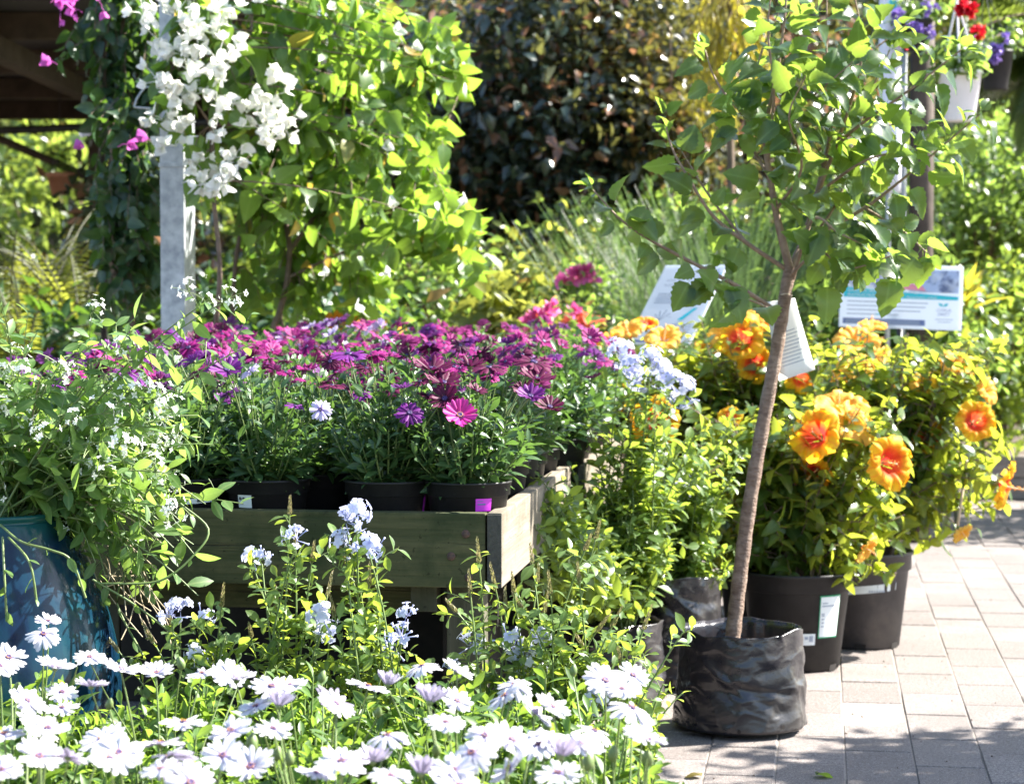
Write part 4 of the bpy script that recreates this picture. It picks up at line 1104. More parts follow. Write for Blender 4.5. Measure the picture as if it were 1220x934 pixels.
# stems that hang clear in front of the jar
for l in [[(0, 625, -.16), (25, 645, -.25), (60, 655, -.27), (85, 668, -.27), (102, 712, -.26)], [(3, 640, -.2), (5, 680, -.26), (8, 740, -.26)], [(10, 640, -.2), (35, 670, -.25), (44, 718, -.25)], [(215, 600, -.05), (248, 630, -.06), (232, 660, -.08), (190, 692, -.1), (120, 695, -.1)], [(150, 680, -.05), (140, 720, 0), (170, 780, -.05)], [(110, 690, -.1), (160, 720, -.1), (215, 762, -.12)]]:
    P = smooth_path(PT(l, dJ), 5); tube(eb, P, .0022, 5, 1); leafy(eb, T_EUPH, P, .45, .04, .036, drop=.4)
for k in range(22):   # dry old stems at the foot of the clump
    p0 = at(rng.uniform(110, 170), rng.uniform(640, 690), dJ + .03); p1 = at(rng.uniform(120, 215), rng.uniform(680, 770), dJ + rng.uniform(-.1, .1)); tube(eb, bez(p0, p1, rng.normal(0, .02, 3), 6), .0012, 4, 2)
eb.build('foliage', [M_EUPH, M_STEM, M_DRY], tJ, locJ)
def spray_mesh(seed):
    r_ = np.random.RandomState(seed); b = Buf(); n = 13
    for k in range(n):
        d = nrm(r_.normal(0, .55, 3) + np.array([0, 0, .7])); L = r_.uniform(.012, .034); e_ = d * L
        tube(b, [(0, 0, 0), e_ * .5 + r_.normal(0, .002, 3), e_], .0005, 3, 1)
        m = 4; a = np.arange(m) / m * 6.283 + r_.rand() * 6; s = nrm(np.cross(d, [.3, .2, .9])); u = np.cross(s, d)
        t = np.cos(a)[:, None] * s + np.sin(a)[:, None] * u + d * .35
        scatter(b, T_BG, np.tile(e_, (m, 1)), t, d, .0062 * r_.uniform(.8, 1.2, m), 0, r_.rand(m), 1.3)
    return b.mesh('flower_spray', [M_TINY, M_STEM])
SPR = [spray_mesh(s) for s in range(5)]
random.shuffle(sprays); n0 = 0
for (p, d) in sprays[:66]: put(random.choice(SPR), 'flower_spray', tJ, p - locJ, d + rng.normal(0, .2, 3), rng.uniform(0, 6), rng.uniform(.9, 1.35))

# ------------------------------------------------------------------ steel post and the vines on it
dP = 7.0
q = at(207, 500, dP); locP = np.array([q[0], q[1], 0])
tP = thing('steel_post', 'square galvanised steel post behind the bench, wrapped in white bougainvillea', 'post', locP, -TH)
box('post', (.080, .125, 3.2), (0, .06, 1.6), M_STEEL, tP, .004)
for zz in (1.46, 1.78, 2.05): box('band_clip', (.086, .131, .014), (0, .06, zz), M_STEEL, tP, .001)
box('base_plate', (.20, .22, .012), (0, .06, .006), M_STEEL, tP, .002)
# wire lantern hook on the post
lb = Buf()
for dz in (0, -.02):
    pass
P = PT([(190, 105), (172, 104), (163, 118), (160, 128)], dP - .05); tube(lb, P, .004, 6); P = PT([(160, 128), (183, 130), (190, 112)], dP - .05); tube(lb, P, .004, 6)
lb.build('wire_bracket', M_STEEL, tP, None).matrix_parent_inverse = (Matrix.Translation(Vector(locP)) @ Matrix.Rotation(-TH, 4, 'Z')).inverted()
# white floodlight on a stem
q = at(118, 150, 7.7); locF = np.array([q[0], q[1], 0])
tF = thing('flood_lamp', 'small white lamp head among dark vine leaves by the roof', 'lamp', locF)
fb = Buf(); 
o = box('lamp_head', (.085, .10, .035), (0, -.02, q[2]), M_WPLAST, tF, .008); o.rotation_euler = (R(10), R(-14), R(20))
o = box('lamp_visor', (.06, .05, .02), (-.035, -.02, q[2] - .025), M_WPLAST, tF, .005); o.rotation_euler = (R(10), R(-14), R(20))
tube(fb, [(0.0, .06, 0), (0, .06, q[2] - .01), (0, .0, q[2])], .012, 8, cap=True); fb.build('pole', M_DKMETAL, tF)

def vine(name, label, d, mt, trunks, blobs, leaf, step, loc_px, twig_bend=.06, jd=.25, trunk_dd=0.0):
    q = at(loc_px, 500, d); loc = np.array([q[0], q[1], 0]); t = thing(name, label, 'climbing plant', loc)
    wb, lb = Buf(), Buf(); nodes = []
    for (l, r0) in trunks:
        P = smooth_path(PT(l, d + trunk_dd), 7); tube(wb, P, np.linspace(r0, r0 * .5, len(P)) * .8, 7); nodes += list(P)
    nodes = np.array(nodes)
    for (cx, cy, rx, ry, n, dd) in blobs:
        for k in range(n):
            a = rng.uniform(0, 6.283); rr = math.sqrt(rng.rand())
            tip = at(cx + rx * rr * math.cos(a), cy + ry * rr * math.sin(a), d + dd + rng.uniform(-jd, jd) * (.45 if dd < -.3 else 1))
            j = np.argsort(np.linalg.norm(nodes - (tip + np.array([0, 0, .15])), axis=1))[rng.randint(0, 4)]
            s0 = nodes[j]
            if np.linalg.norm(tip - s0) > .8: s0 = tip + nrm(s0 - tip) * .8
            P = bez(s0, tip, np.array([0, 0, twig_bend]) + rng.normal(0, .025, 3), 7)
            tube(wb, P, np.linspace(.0026, .0010, 7), 4)
            leafy(lb, T_OVP, P, .25, step, leaf, out=.8, fwd=.35, drop=.55, upn=.35, jit=.65, taper=.35, nm=None)
    wb.build('stem', M_WOODY, t, loc); lb.build('foliage', mt, t, loc)
    return t, loc
tV, locV = vine('bougainvillea', 'white-flowered bougainvillea climbing the galvanised steel post', dP + .05, M_BOUG,
   [([(262, 470, -.7), (257, 400, -.9), (262, 320, -.98), (255, 240, -.98), (252, 150, -.98), (240, 60, -.98), (235, -40, -.98)], .012), ([(275, 470), (280, 320), (300, 200), (300, 60), (300, -40)], .012), ([(285, 470), (330, 380), (345, 300), (330, 200), (345, 100), (335, -20)], .016), ([(345, 300), (395, 220), (410, 120), (430, 20), (450, -40)], .011), ([(345, 330), (410, 300), (470, 275), (540, 290)], .008), ([(410, 170), (470, 110), (520, 70), (550, 85)], .007), ([(252, 150, -.98), (225, 110, -1.0), (195, 60, -1.0)], .006), ([(400, 220), (450, 170), (500, 165)], .007), ([(345, 330), (335, 380), (360, 430)], .01)],
   [(245, 70, 55, 90, 46, -.38), (315, 70, 55, 90, 46, .75), (400, 60, 90, 75, 46, .75), (470, 40, 60, 50, 22, 0), (335, 170, 70, 70, 32, .75), (400, 190, 70, 80, 34, .75), (350, 280, 60, 70, 32, .75), (400, 310, 70, 60, 36, .75), (450, 270, 60, 50, 18, .2), (520, 75, 40, 50, 24, -.05), (495, 170, 40, 35, 18, 0), (530, 280, 45, 45, 22, .4), (300, 200, 30, 120, 26, .45), (350, 140, 40, 120, 24, .45), (545, 250, 25, 20, 6, -.1), (560, 330, 20, 15, 4, 0), (470, 130, 50, 60, 9, .1), (380, 365, 90, 25, 34, .75), (205, 120, 30, 60, 18, -.38), (245, 235, 16, 30, 6, -.38)], .104, .042, 300, trunk_dd=.6)
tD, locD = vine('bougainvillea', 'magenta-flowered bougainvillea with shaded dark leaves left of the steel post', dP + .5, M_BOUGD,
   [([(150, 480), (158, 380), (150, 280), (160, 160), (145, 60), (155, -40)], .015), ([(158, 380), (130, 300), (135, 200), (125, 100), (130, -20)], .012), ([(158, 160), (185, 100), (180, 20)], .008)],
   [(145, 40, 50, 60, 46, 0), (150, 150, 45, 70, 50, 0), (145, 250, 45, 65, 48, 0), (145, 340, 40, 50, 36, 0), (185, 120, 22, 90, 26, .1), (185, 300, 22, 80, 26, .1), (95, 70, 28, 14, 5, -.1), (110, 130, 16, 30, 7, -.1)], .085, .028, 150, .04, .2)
def bract_mesh(mt, seed, n=6, s=.034):
    r_ = np.random.RandomState(seed); b = Buf(); tm = leaf_tmpl(p_ovate(.40), 6, .22, -.12, wave=.03)
    for k in range(n):
        c = r_.normal(0, .022, 3); tube(b, [(0, 0, -.01), c * .5, c], .0011, 4, 0); ax = nrm(r_.normal(0, 1, 3) + np.array([.1, -.5, -.1])); u = nrm(np.cross(ax, [.2, .3, .9])); v = np.cross(ax, u)
        for i in range(3):
            a = i * 2.094 + r_.rand() * .4; d = math.cos(a) * u + math.sin(a) * v
            scatter(b, tm, [c], [d * .8 + ax * .65], [ax * .8 - d * .5], s * r_.uniform(.85, 1.15), 0, r_.rand(1))
        tube(b, [c, c + ax * .018], [.0012, .0018], 4, 0)
    return b.mesh('flower_cluster', [mt])
BW = [bract_mesh(M_BRACT, 60 + s, 5 + s % 3) for s in range(5)]; BM = [bract_mesh(M_BRACTM, 70 + s, 4, .032) for s in range(3)]
B1 = [bract_mesh(M_BRACT, 80, 1)]; B2 = [bract_mesh(M_BRACTM, 81, 1, .04)]
wl_ = [(180, 15), (220, 10), (165, 30), (270, 10), (285, 45), (302, 12), (240, 65), (265, 70), (205, 80), (235, 90), (280, 85), (320, 95), (255, 105), (215, 115), (240, 120), (325, 110), (332, 130), (195, 150), (280, 145), (300, 158), (315, 170), (285, 180), (260, 205), (268, 216), (250, 225), (225, 35), (250, 35), (205, 45), (190, 60), (228, 140), (252, 150), (305, 130), (318, 145), (205, 130), (265, 125), (330, 150), (215, 70), (240, 20), (222, 168), (245, 178)]
for (x, y) in wl_:
    put(random.choice(BW), 'flower_cluster', tV, at(x + rng.uniform(-16, 16), y + rng.uniform(-16, 16), dP - .47 + rng.uniform(-.1, .08)) - locV, (rng.normal(0, .3), rng.normal(0, .3), 1), rng.uniform(0, 6), rng.uniform(.85, 1.2))
for (x, y) in [(480, 48), (497, 65), (428, 85), (470, 250), (370, 50), (368, 58), (400, 15), (445, 5), (462, 185), (540, 250), (385, 330), (455, 330), (440, 375)]:
    put(B1[0], 'flower_cluster', tV, at(x, y, dP - .2) - locV, (0, -.3, 1), rng.uniform(0, 6), rng.uniform(.8, 1.1))
for (x, y, k) in [(72, 10, 3), (88, 4, 3), (68, 74, 1), (100, 175, 1), (118, -2, 3), (180, 165, 1), (60, 0, 1), (140, 172, 1), (98, 12, 1)]:
    put(random.choice(BM) if k > 1 else B2[0], 'flower_cluster', tD, at(x, y, dP + .2) - locD, (0, -.2, 1), rng.uniform(0, 6), rng.uniform(.8, 1.0))
put(BW[0], 'flower_cluster', tV, at(172, 150, dP - .1) - locV, (0, 0, 1), 0, .7)

# ------------------------------------------------------------------ shrubs and trees behind
def shrub(name, label, cat, mt, c_px, rad_px, d, n, leaf, tmpl=T_BG, depth=.8, clumps=60, ground=True, group=None, flowers=None, woody=True, drop=.2, part='foliage', shell=.55, seed=0, spread=.11, flip=None):
    global rng
    keep = rng; rng = np.random.RandomState(1000 + seed)
    c = at(c_px[0], c_px[1], d); rx, rz = rad_px[0] * d / F, rad_px[1] * d / F; ry = depth
    loc = np.array([c[0], c[1], 0]); t = thing(name, label, cat, loc, 0, group)
    b, w = Buf(), Buf()
    u = nrm(rng.normal(0, 1, (clumps, 3))); r_ = (shell + (1 - shell) * rng.rand(clumps)) ** 1.0
    r_[rng.rand(clumps) < .2] *= .5
    cc = u * r_[:, None] * np.array([rx, ry, rz]) * (1 + .12 * np.sin(u[:, :1] * 5 + seed)) + c
    cc[:, 2] = np.maximum(cc[:, 2], .06)
    k = rng.randint(0, clumps, n)
    sp = spread * rng.uniform(.6, 1.5, clumps)
    pos = cc[k] + rng.normal(0, 1, (n, 3)) * sp[k][:, None] * np.array([1, 1, .8])
    pos[:, 2] = np.maximum(pos[:, 2], .02)
    out = nrm(pos - c)
    t_ = nrm(out * .6 + rng.normal(0, .7, (n, 3)) + np.array([0, 0, -drop]))
    nn = nrm(np.array([0, 0, .8]) + out * .4 + rng.normal(0, .55, (n, 3)))
    scatter(b, tmpl, pos, t_, nn, leaf * rng.uniform(.65, 1.25, n), 0, np.clip(rng.rand(n) * .75 + rng.rand(clumps)[k] * .25, 0, 1))
    b.build(part, mt, t, loc)
    if woody:
        root = np.array([c[0], c[1], 0.0])
        hub = c + np.array([0, 0, -rz * .35])
        hub[2] = max(hub[2], .12)
        r0 = max(.012, min(.09, rz * .045))
        tube(w, bez(root, hub, rng.normal(0, .03, 3), 6), np.linspace(r0 * 1.3, r0, 6), 9)
        for i in range(min(clumps, 46)):
            P = bez(hub if i % 2 else root + (hub - root) * .7, cc[i], rng.normal(0, .06, 3) + np.array([0, 0, .05]), 7); tube(w, P, np.linspace(r0 * .45, .003, 7), 5)
        w.build('trunk' if part == 'crown' else 'stem', M_WOODY, t, loc)
    if flowers:
        for (me, pts) in flowers:
            for p in pts: put(random.choice(me), 'flower', t, p - loc, nrm((rng.normal(0, .3), -.5, .7)), rng.uniform(0, 6), rng.uniform(.8, 1.2))
    rng = keep
    return t, loc

shrub('dark_shrub', 'tall dark glossy-leaved shrub with bronze young leaves behind the display', 'shrub', M_DARK, (665, 165), (205, 235), 12.6, 18000, .088, T_BG3, .9, 150, seed=1, spread=.16)
shrub('dark_shrub', 'dark leafy shrub in deep shade between the white bougainvillea and the bronze one', 'shrub', M_DARK, (500, 140), (110, 240), 13.6, 8000, .09, T_BG3, .9, 90, seed=2, spread=.17)
shrub('dark_shrub', 'dark shrub behind the crown of the young tree', 'shrub', M_DARK, (910, 60), (110, 190), 14.0, 7000, .09, T_BG3, .9, 80, seed=3, spread=.17)
shrub('low_shrub', 'low yellow-green sunlit shrub below the bronze-leaved one', 'shrub', M_YEL, (600, 345), (130, 55), 10.8, 2300, .06, T_BG3, .5, 60, seed=4, spread=.10)
shrub('low_shrub', 'bright broad-leaved plant behind the magenta daisies', 'shrub', M_YEL, (610, 375), (62, 42), 9.2, 520, .095, T_BG3, .3, 26, seed=5, spread=.06)
shrub('low_shrub', 'small green shrub behind the trailing bougainvillea sprays', 'shrub', M_MID, (500, 335), (80, 60), 10.0, 1100, .055, T_BG3, .4, 40, seed=6, spread=.09)
shrub('green_shrub', 'golden olive shrub overlapping the right side of the bronze-leaved one', 'shrub', M_OLIVE, (795, 150), (66, 185), 12.1, 3600, .07, T_BG3, .5, 44, seed=7, spread=.11)
shrub('green_shrub', 'green shrub in the sun behind the young tree', 'shrub', M_MID, (1000, 280), (120, 90), 11.0, 4200, .065, T_BG3, .6, 60, seed=8, spread=.10)
shrub('green_shrub', 'loose green shrub behind the grass clumps', 'shrub', M_MID, (790, 300), (120, 70), 11.2, 3000, .06, T_BG3, .4, 60, seed=12, spread=.09)
shrub('hedge_shrub', 'clipped green hedge shrub behind the copper-capped stakes', 'shrub', M_MID, (1170, 235), (125, 120), 12.2, 6200, .06, T_BG3, .8, 80, seed=9, spread=.11)
shrub('bright_shrub', 'bright lime-green shrub above the timber edging at the right', 'shrub', M_PLUM, (1192, 430), (62, 112), 11.5, 3800, .058, T_BG3, .35, 60, seed=10, spread=.08)
shrub('green_shrub', 'leafy green shrub behind the teal-banded sign', 'shrub', M_MID, (1060, 400), (110, 90), 9.6, 3600, .06, T_BG3, .4, 60, seed=11, spread=.09)
# far trees
for k, (px, py, rx, ry, d, l, n, mt) in enumerate([
   (40, 120, 260, 260, 20, 'tall tree far behind the dark roof at the left', 9000, M_YEL), (330, 60, 240, 330, 21, 'tall tree far behind the steel post', 9000, M_BACK), (610, 40, 260, 340, 22, 'tall tree far behind the bronze-leaved shrub', 9000, M_BACK), (900, 60, 220, 340, 20, 'tall tree far behind the young tree', 9000, M_BACK), (1150, 80, 240, 300, 18.5, 'tall sunlit tree far behind the hanging baskets', 10000, M_YEL)]):
    shrub('far_tree', l, 'tree', mt, (px, py), (rx, ry), d, n, .17, T_BG, 1.4, 130, part='crown', group='tall trees far behind', seed=20 + k, spread=.32)
# long shaded hedge closing the view
for k, (px, l) in enumerate([(100, 'shaded hedge plant far behind the ferns'), (420, 'shaded hedge plant far behind the white bougainvillea'), (740, 'shaded hedge plant far behind the ornamental grass'), (1060, 'shaded hedge plant far behind the timber post')]):
    shrub('hedge_shrub', l, 'shrub', M_BACK, (px, 320), (215, 150), 16.5, 6500, .12, T_BG, .8, 110, group='hedge plants far behind', seed=40 + k, spread=.22)
# trees just outside the right of the frame whose dappled shade lies on the paving
for k, (x, y, z, r, l) in enumerate([(2.95, 5.22, 1.78, .48, 'small shade tree beyond the right edge, nearer one'), (4.05, 10.45, 1.9, .75, 'small shade tree beyond the right edge, farther one')]):
    px, py, d = px_of((x, y, z)); s = F / d
    shrub('shade_tree', l, 'tree', M_MID, (px, py), (r * s, r * .8 * s), d, 2600, .09, T_BG3, r, 46, part='crown', seed=60 + k, spread=.095)

# grasses
def grass_clump(label, px, base_y, top_y, d, n, mt, width, lean=.35, name='ornamental_grass', group=None):
    zt = at(px, top_y, d)[2]; q = at(px, base_y, d); loc = np.array([q[0], q[1], 0]); t = thing(name, label, 'ornamental grass', loc, 0, group)
    b = Buf(); w = width * d / F
    pos = loc + np.stack([rng.normal(0, w * .3, n), rng.normal(0, w * .3, n), np.zeros(n)], -1)
    dr = nrm(np.stack([rng.normal(0, lean, n), rng.normal(0, lean, n), np.ones(n)], -1))
    scatter(b, T_BLADE, pos, dr, nrm(np.stack([-dr[:, 0], -dr[:, 1], np.full(n, .05)], -1) + rng.normal(0, .05, (n, 3))) * -1, zt * rng.uniform(.55, 1.12, n), 0, None, rng.uniform(.13, .26, n))
    b.build('blades', mt, t, loc); return t
grass_clump('tall soft grass clump left of the tree-diagram sign', 750, 420, 318, 9.3, 900, M_GRASS, 64, .10)
grass_clump('pale tall grass clump behind the tree-diagram sign', 830, 420, 290, 9.6, 1100, M_GRASS, 76, .11)
grass_clump('tall grass clump right of the tree-diagram sign', 895, 420, 300, 9.9, 600, M_GRASS, 64, .11)
# weeping yellow plant
q = at(868, 60, 11.2); loc = np.array([q[0], q[1], 0]); t = thing('weeping_plant', 'yellow weeping plant hanging in the sun behind the young tree', 'plant', loc)
b, w = Buf(), Buf()
tube(w, bez(loc, q + np.array([0, 0, .25]), (.03, 0, 0), 7), np.linspace(.03, .015, 7), 8)
for k in range(60):
    s0 = q + np.array([rng.normal(0, .05), rng.normal(0, .05), .25]); e_ = at(868 + rng.uniform(-50, 50), rng.uniform(40, 165), 11.2 + rng.uniform(-.3, .3)); P = bez(s0, e_, ((e_[0] - s0[0]) * .4, 0, .25), 8); tube(w, P, .002, 3); leafy(b, T_BG, P, .2, .02, .10, out=.3, fwd=.3, drop=1.0, jit=.6, wide=.45)
b.build('foliage', M_WEEP, t, loc); w.build('stem', M_WOODY, t, loc)

# small flowering plants between bench and shrubs
def round_flower(mt, seed, s=.02, n=14):
    r_ = np.random.RandomState(seed); b = Buf(); d = nrm(r_.normal(0, 1, (n, 3)) + np.array([0, 0, .5])); scatter(b, leaf_tmpl(p_ovate(.42), 3, .1, .3), d * s * .2, d, r_.normal(0, 1, (n, 3)), s * r_.uniform(.8, 1.2, n), 0, r_.rand(n)); return [b.mesh('flower', [mt])]
RF = {k: round_flower(m, i, s, n) for i, (k, m, s, n) in enumerate((('rose', M_ROSE, .034, 14), ('coral', M_CORAL, .036, 14), ('orange', M_ORANGE, .034, 10), ('red', M_RED, .045, 26), ('viol', M_VIOL, .022, 18)))}
def P_(l, d): return [at(x, y, d) for x, y in l]
shrub('flowering_plant', 'pink-flowered plant in the grass left of the tree-diagram sign', 'plant', M_MID, (690, 345), (45, 28), 9.0, 420, .045, T_BG3, .2, 20, seed=70, spread=.05, flowers=[(RF['rose'], P_([(684, 330), (697, 326), (703, 322), (690, 327), (668, 335), (708, 330)], 8.8))])
shrub('flowering_plant', 'coral-flowered plant behind the magenta daisies', 'plant', M_MID, (700, 392), (40, 22), 8.6, 360, .045, T_BG3, .18, 20, seed=71, spread=.05, flowers=[(RF['coral'], P_([(680, 383), (695, 378), (702, 383), (712, 385), (688, 385), (640, 378), (648, 383)], 8.4))])
shrub('flowering_plant', 'rose-flowered plant left of the coral one behind the daisies', 'plant', M_YEL, (640, 388), (34, 22), 8.5, 320, .045, T_BG3, .18, 20, seed=72, spread=.05, flowers=[(RF['rose'], P_([(632, 385), (640, 375), (650, 372), (660, 366), (683, 370), (628, 392)], 8.3))])
shrub('flowering_plant', 'orange-flowered plant behind the left of the daisies', 'plant', M_MID, (425, 388), (42, 20), 7.9, 360, .045, T_BG3, .18, 20, seed=73, spread=.05, flowers=[(RF['orange'], P_([(400, 380), (392, 386), (410, 388), (480, 402), (425, 382), (445, 390)], 7.7))])
shrub('flowering_plant', 'orange-flowered plant between the daisies and the blue plumbago heads', 'plant', M_MID, (700, 425), (40, 22), 7.6, 360, .045, T_BG3, .18, 20, seed=74, spread=.05, flowers=[(RF['orange'], P_([(685, 420), (700, 412), (712, 410), (690, 425), (728, 402)], 7.4))])

# ferns and the shaded corner at the left
def fern(label, px, py, d, n, L, seed, mt=M_FERN):
    q = at(px, py, d); loc = np.array([q[0], q[1], 0]); t = thing('fern', label, 'fern', loc, 0, 'ferns under the roof'); b, w = Buf(), Buf()
    for k in range(n):
        a = rng.uniform(0, 6.283); hub = np.array([loc[0], loc[1], max(.05, q[2] - L * .75)]); e_ = hub + np.array([math.cos(a) * L * .75, math.sin(a) * L * .75, L * rng.uniform(.25, 1.0)])
        P = bez(hub, e_, (0, 0, L * .35), 12); tube(w, P, .004, 4)
        pos, tg, qq = along(P, .1, .026); s = nrm(np.cross(tg, [0, 0, 1.0])); N = len(pos)
        for sg in (1, -1): scatter(b, T_BG, pos, s * sg + tg * .35 + np.array([0, 0, -.12]), np.cross(s, tg) , .12 * L / .6 * (1.05 - qq) * np.minimum(1, .4 + qq * 4), 0, None, .42)
    tube(w, [loc, loc + np.array([0, 0, max(.06, q[2] - L * .75)])], .03, 7)
    b.build('fronds', mt, t, loc); w.build('stem', M_STEMD, t, loc)
for k, (px, py, d, n, L, l) in enumerate([(10, 300, 9.4, 26, .55, 'yellow-green fern at the left edge under the roof'), (55, 270, 9.8, 26, .55, 'yellow-green fern with the tallest fronds under the roof'), (95, 310, 9.3, 22, .48, 'yellow-green fern beside the dark vine'), (30, 350, 8.6, 20, .45, 'low fern in shade behind the tiny white flowers')]): fern(l, px, py, d, n, L, k)
shrub('hedge_shrub', 'very dark shaded shrub under the roof behind the ferns', 'shrub', M_DARK, (165, 290), (60, 60), 11.6, 2200, .09, T_BG3, .7, 70, seed=80, spread=.12)
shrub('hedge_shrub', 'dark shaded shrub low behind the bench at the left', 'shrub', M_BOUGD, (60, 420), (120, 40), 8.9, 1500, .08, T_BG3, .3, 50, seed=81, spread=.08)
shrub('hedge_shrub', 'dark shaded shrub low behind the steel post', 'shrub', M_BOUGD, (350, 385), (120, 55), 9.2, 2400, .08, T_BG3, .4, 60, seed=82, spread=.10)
# hanging terracotta pot
q = at(72, 220, 12.4); loc = np.array([q[0], q[1], q[2] - .06]); t = thing('hanging_pot', 'orange terracotta pot hanging under the dark roof', 'hanging pot', loc)
b = Buf(); lathe(b, [(0, 0), (.05, 0), (.075, .10), (.083, .10), (.083, .125), (.070, .125), (.066, .09)], 24); b.build('pot', M_TERRA, t)
b = Buf(); [tube(b, [(.075 * math.cos(a), .075 * math.sin(a), .12), (0, 0, .45), (0, 0, .58)], .0025, 4) for a in (0, 2.1, 4.2)]; b.build('hanger_wire', M_DKMETAL, t)
b = Buf(); leafy(b, T_BG, bez((0, 0, .08), (.02, 0, .26), (0, 0, 0), 6), .1, .008, .11, drop=.2); b.build('foliage', M_MID, t)
# terracotta pot by the post
q = at(246, 372, 6.75); loc = np.array([q[0], q[1], q[2] - .05]); 
# roof shelter at the left
tR = thing('shelter_roof', 'dark open shelter roof with timber trusses over the ferns', 'shelter', (-3.2, 11, 0))
ZR = 2.22
box('roof_sheet', (4.6, 6.8, .05), (-.15, .4, ZR + .12), M_ROOF, tR, .004)
for k in range(5): box('rafter', (4.6, .07, .12), (-.15, -2.6 + k * 1.5, ZR + .032), M_BEAM, tR, .004)
for x in (-1.0, .9): box('purlin', (.08, 6.6, .10), (x, .4, ZR - .08), M_BEAM, tR, .004)
for (x, y) in ((.95, -2.4), (.62, 2.6), (-2.0, -2.4), (-2.0, 2.6)): box('roof_post', (.09, .09, ZR - .132), (x if y > 0 else -2.05, y, (ZR - .132) / 2), M_BEAM, tR, .004)
for (x0, x1) in ((.62, 1.6), (.62, -.4)):
    b = Buf(); tube(b, [(x0, 2.6, 1.75), (x1, 2.6, ZR - .03)], .03, 6, cap=True); b.build('brace', M_BEAM, tR)
b = Buf(); tube(b, [(-.5, 1.2, 1.92), (1.9, 1.2, 2.02)], .022, 8, cap=True); b.build('tie_bar', M_DKMETAL, tR)

# ------------------------------------------------------------------ right-hand background pieces
dB_ = 9.2
q = at(1096, 330, dB_); loc = np.array([q[0], q[1], 0]); t = thing('timber_post', 'dark round timber post holding the hanging baskets', 'post', loc)
b = Buf(); tube(b, [(0, 0, 0), (.003, 0, 1.5), (0, 0, 3.0)], .052, 16, cap=True); b.build('post', M_BEAM, t)
b = Buf(); tube(b, [(-.075, -.02, 0), (-.075, -.02, 2.9)], .012, 8, cap=True); b.build('steel_pipe', M_STEEL, t)
q = at(1060, 230, dB_ - .12); loc = np.array([q[0], q[1], 0]); t = thing('banner', 'narrow pale lilac banner strip hanging beside the dark timber post', 'banner', loc)
b = Buf(); V = []
for j in range(13):
    for i in range(5): V.append((-.045 + i * .0225 + .004 * math.sin(j * .8), .012 * math.sin(i * 1.6 + j * .35), q[2] + j * .12))
for (o_, s_) in ((0, 1),): b.add(V, [(j * 5 + i, j * 5 + i + 1, (j + 1) * 5 + i + 1, (j + 1) * 5 + i) for j in range(12) for i in range(4)])
bo = b.build('cloth', M_BANNER, t); so = bo.modifiers.new('thickness', 'SOLIDIFY'); so.thickness = .002
box('teal_mark', (.03, .002, .05), (.005, -.0165, at(1062, 14, dB_)[2]), M_TEAL, t, 0)
b = Buf(); tube(b, [(0, .03, 0), (0, .03, 2.7)], .011, 8, cap=True); b.build('pole', M_STEEL, t)
# copper-capped stakes
for (px, py, l) in ((1128, 268, 'thin steel stake with bright cap, left of the copper-capped one'), (1200, 260, 'stake with a copper cap in front of the hedge')):
    q = at(px, py, 12.4 if px > 1150 else 11.9); loc = np.array([q[0], q[1], 0]); t = thing('garden_stake', l, 'stake', loc)
    b = Buf(); tube(b, [(0, 0, 0), (0, 0, q[2])], .009 if px < 1150 else .013, 10, cap=True); b.build('stake', M_DKMETAL if px > 1150 else M_STEEL, t)
    b = Buf(); lathe(b, [(0, q[2] - .01), (.024, q[2] - .01), (.024, q[2] + .022), (.018, q[2] + .03), (0, q[2] + .031)], 16); b.build('cap', M_COPPER if px > 1150 else M_WPLAST, t)
# hanging baskets
def basket(label, px, py, d, r, h, mt, hang_px, hang_mat, flowers, leafm, nleaf=420, fl=.06, spread=.16):
    q = at(px, py, d); loc = q; t = thing('hanging_basket', label, 'hanging basket', loc, 0, 'hanging flower baskets')
    b = Buf(); lathe(b, [(0, 0), (r * .66, 0), (r * .70, .006), (r, h - .012), (r * 1.05, h - .01), (r * 1.05, h), (r * .95, h), (r * .9, h - .03), (0, h - .03)], 36); b.build('pot', mt, t)
    hp = at(hang_px[0], hang_px[1], d) - loc
    b = Buf()
    for a in (.3, 2.4, 4.5): tube(b, [(r * math.cos(a), r * math.sin(a), h - .005), tuple(hp)], .0045 if hang_mat is M_WPLAST else .002, 5)
    tube(b, [tuple(hp), tuple(hp + np.array([0, 0, .35]))], .006, 6); b.build('hanger', hang_mat, t)
    b = Buf()
    for k in range(nleaf // 10):
        a = rng.uniform(0, 6.283); rr = spread * math.sqrt(rng.rand()); e_ = (rr * math.cos(a), rr * math.sin(a), h + rng.uniform(-.02, .16) - rr * .2); P = bez((0, 0, h - .03), e_, (rr * .2 * math.cos(a), rr * .2 * math.sin(a), .05), 6); tube(b, P, .0016, 3, 1); leafy(b, T_OVP, P, .3, .016, fl, drop=.1, jit=.6)
    b.build('foliage', [leafm, M_STEM], t)
    for (me, pts, s) in flowers:
        for p in pts: put(me[0], 'flower', t, p - loc, (rng.normal(0, .3), -.5, .8), rng.uniform(0, 6), s * rng.uniform(.8, 1.2))
    return t
basket('white hanging basket with red geranium flowers', 1143, 145, 8.3, .082, .19, M_WPLAST, (1140, 2), M_WPLAST, [(RF['red'], P_([(1150, 13), (1166, 40), (1145, 14), (1155, 12)], 8.2), .75), (RF['red'], P_([(1077, 53)], 8.3), .5)], M_MID, 380, .06, .15)
basket('black hanging basket of violet flowers right of the white one', 1186, 108, 8.9, .07, .16, M_POT, (1172, -20), M_DKMETAL, [(RF['viol'], P_([(rng.uniform(1160, 1205), rng.uniform(45, 72)) for _ in range(16)], 8.8), 1.0)], M_MID, 260, .045, .13)
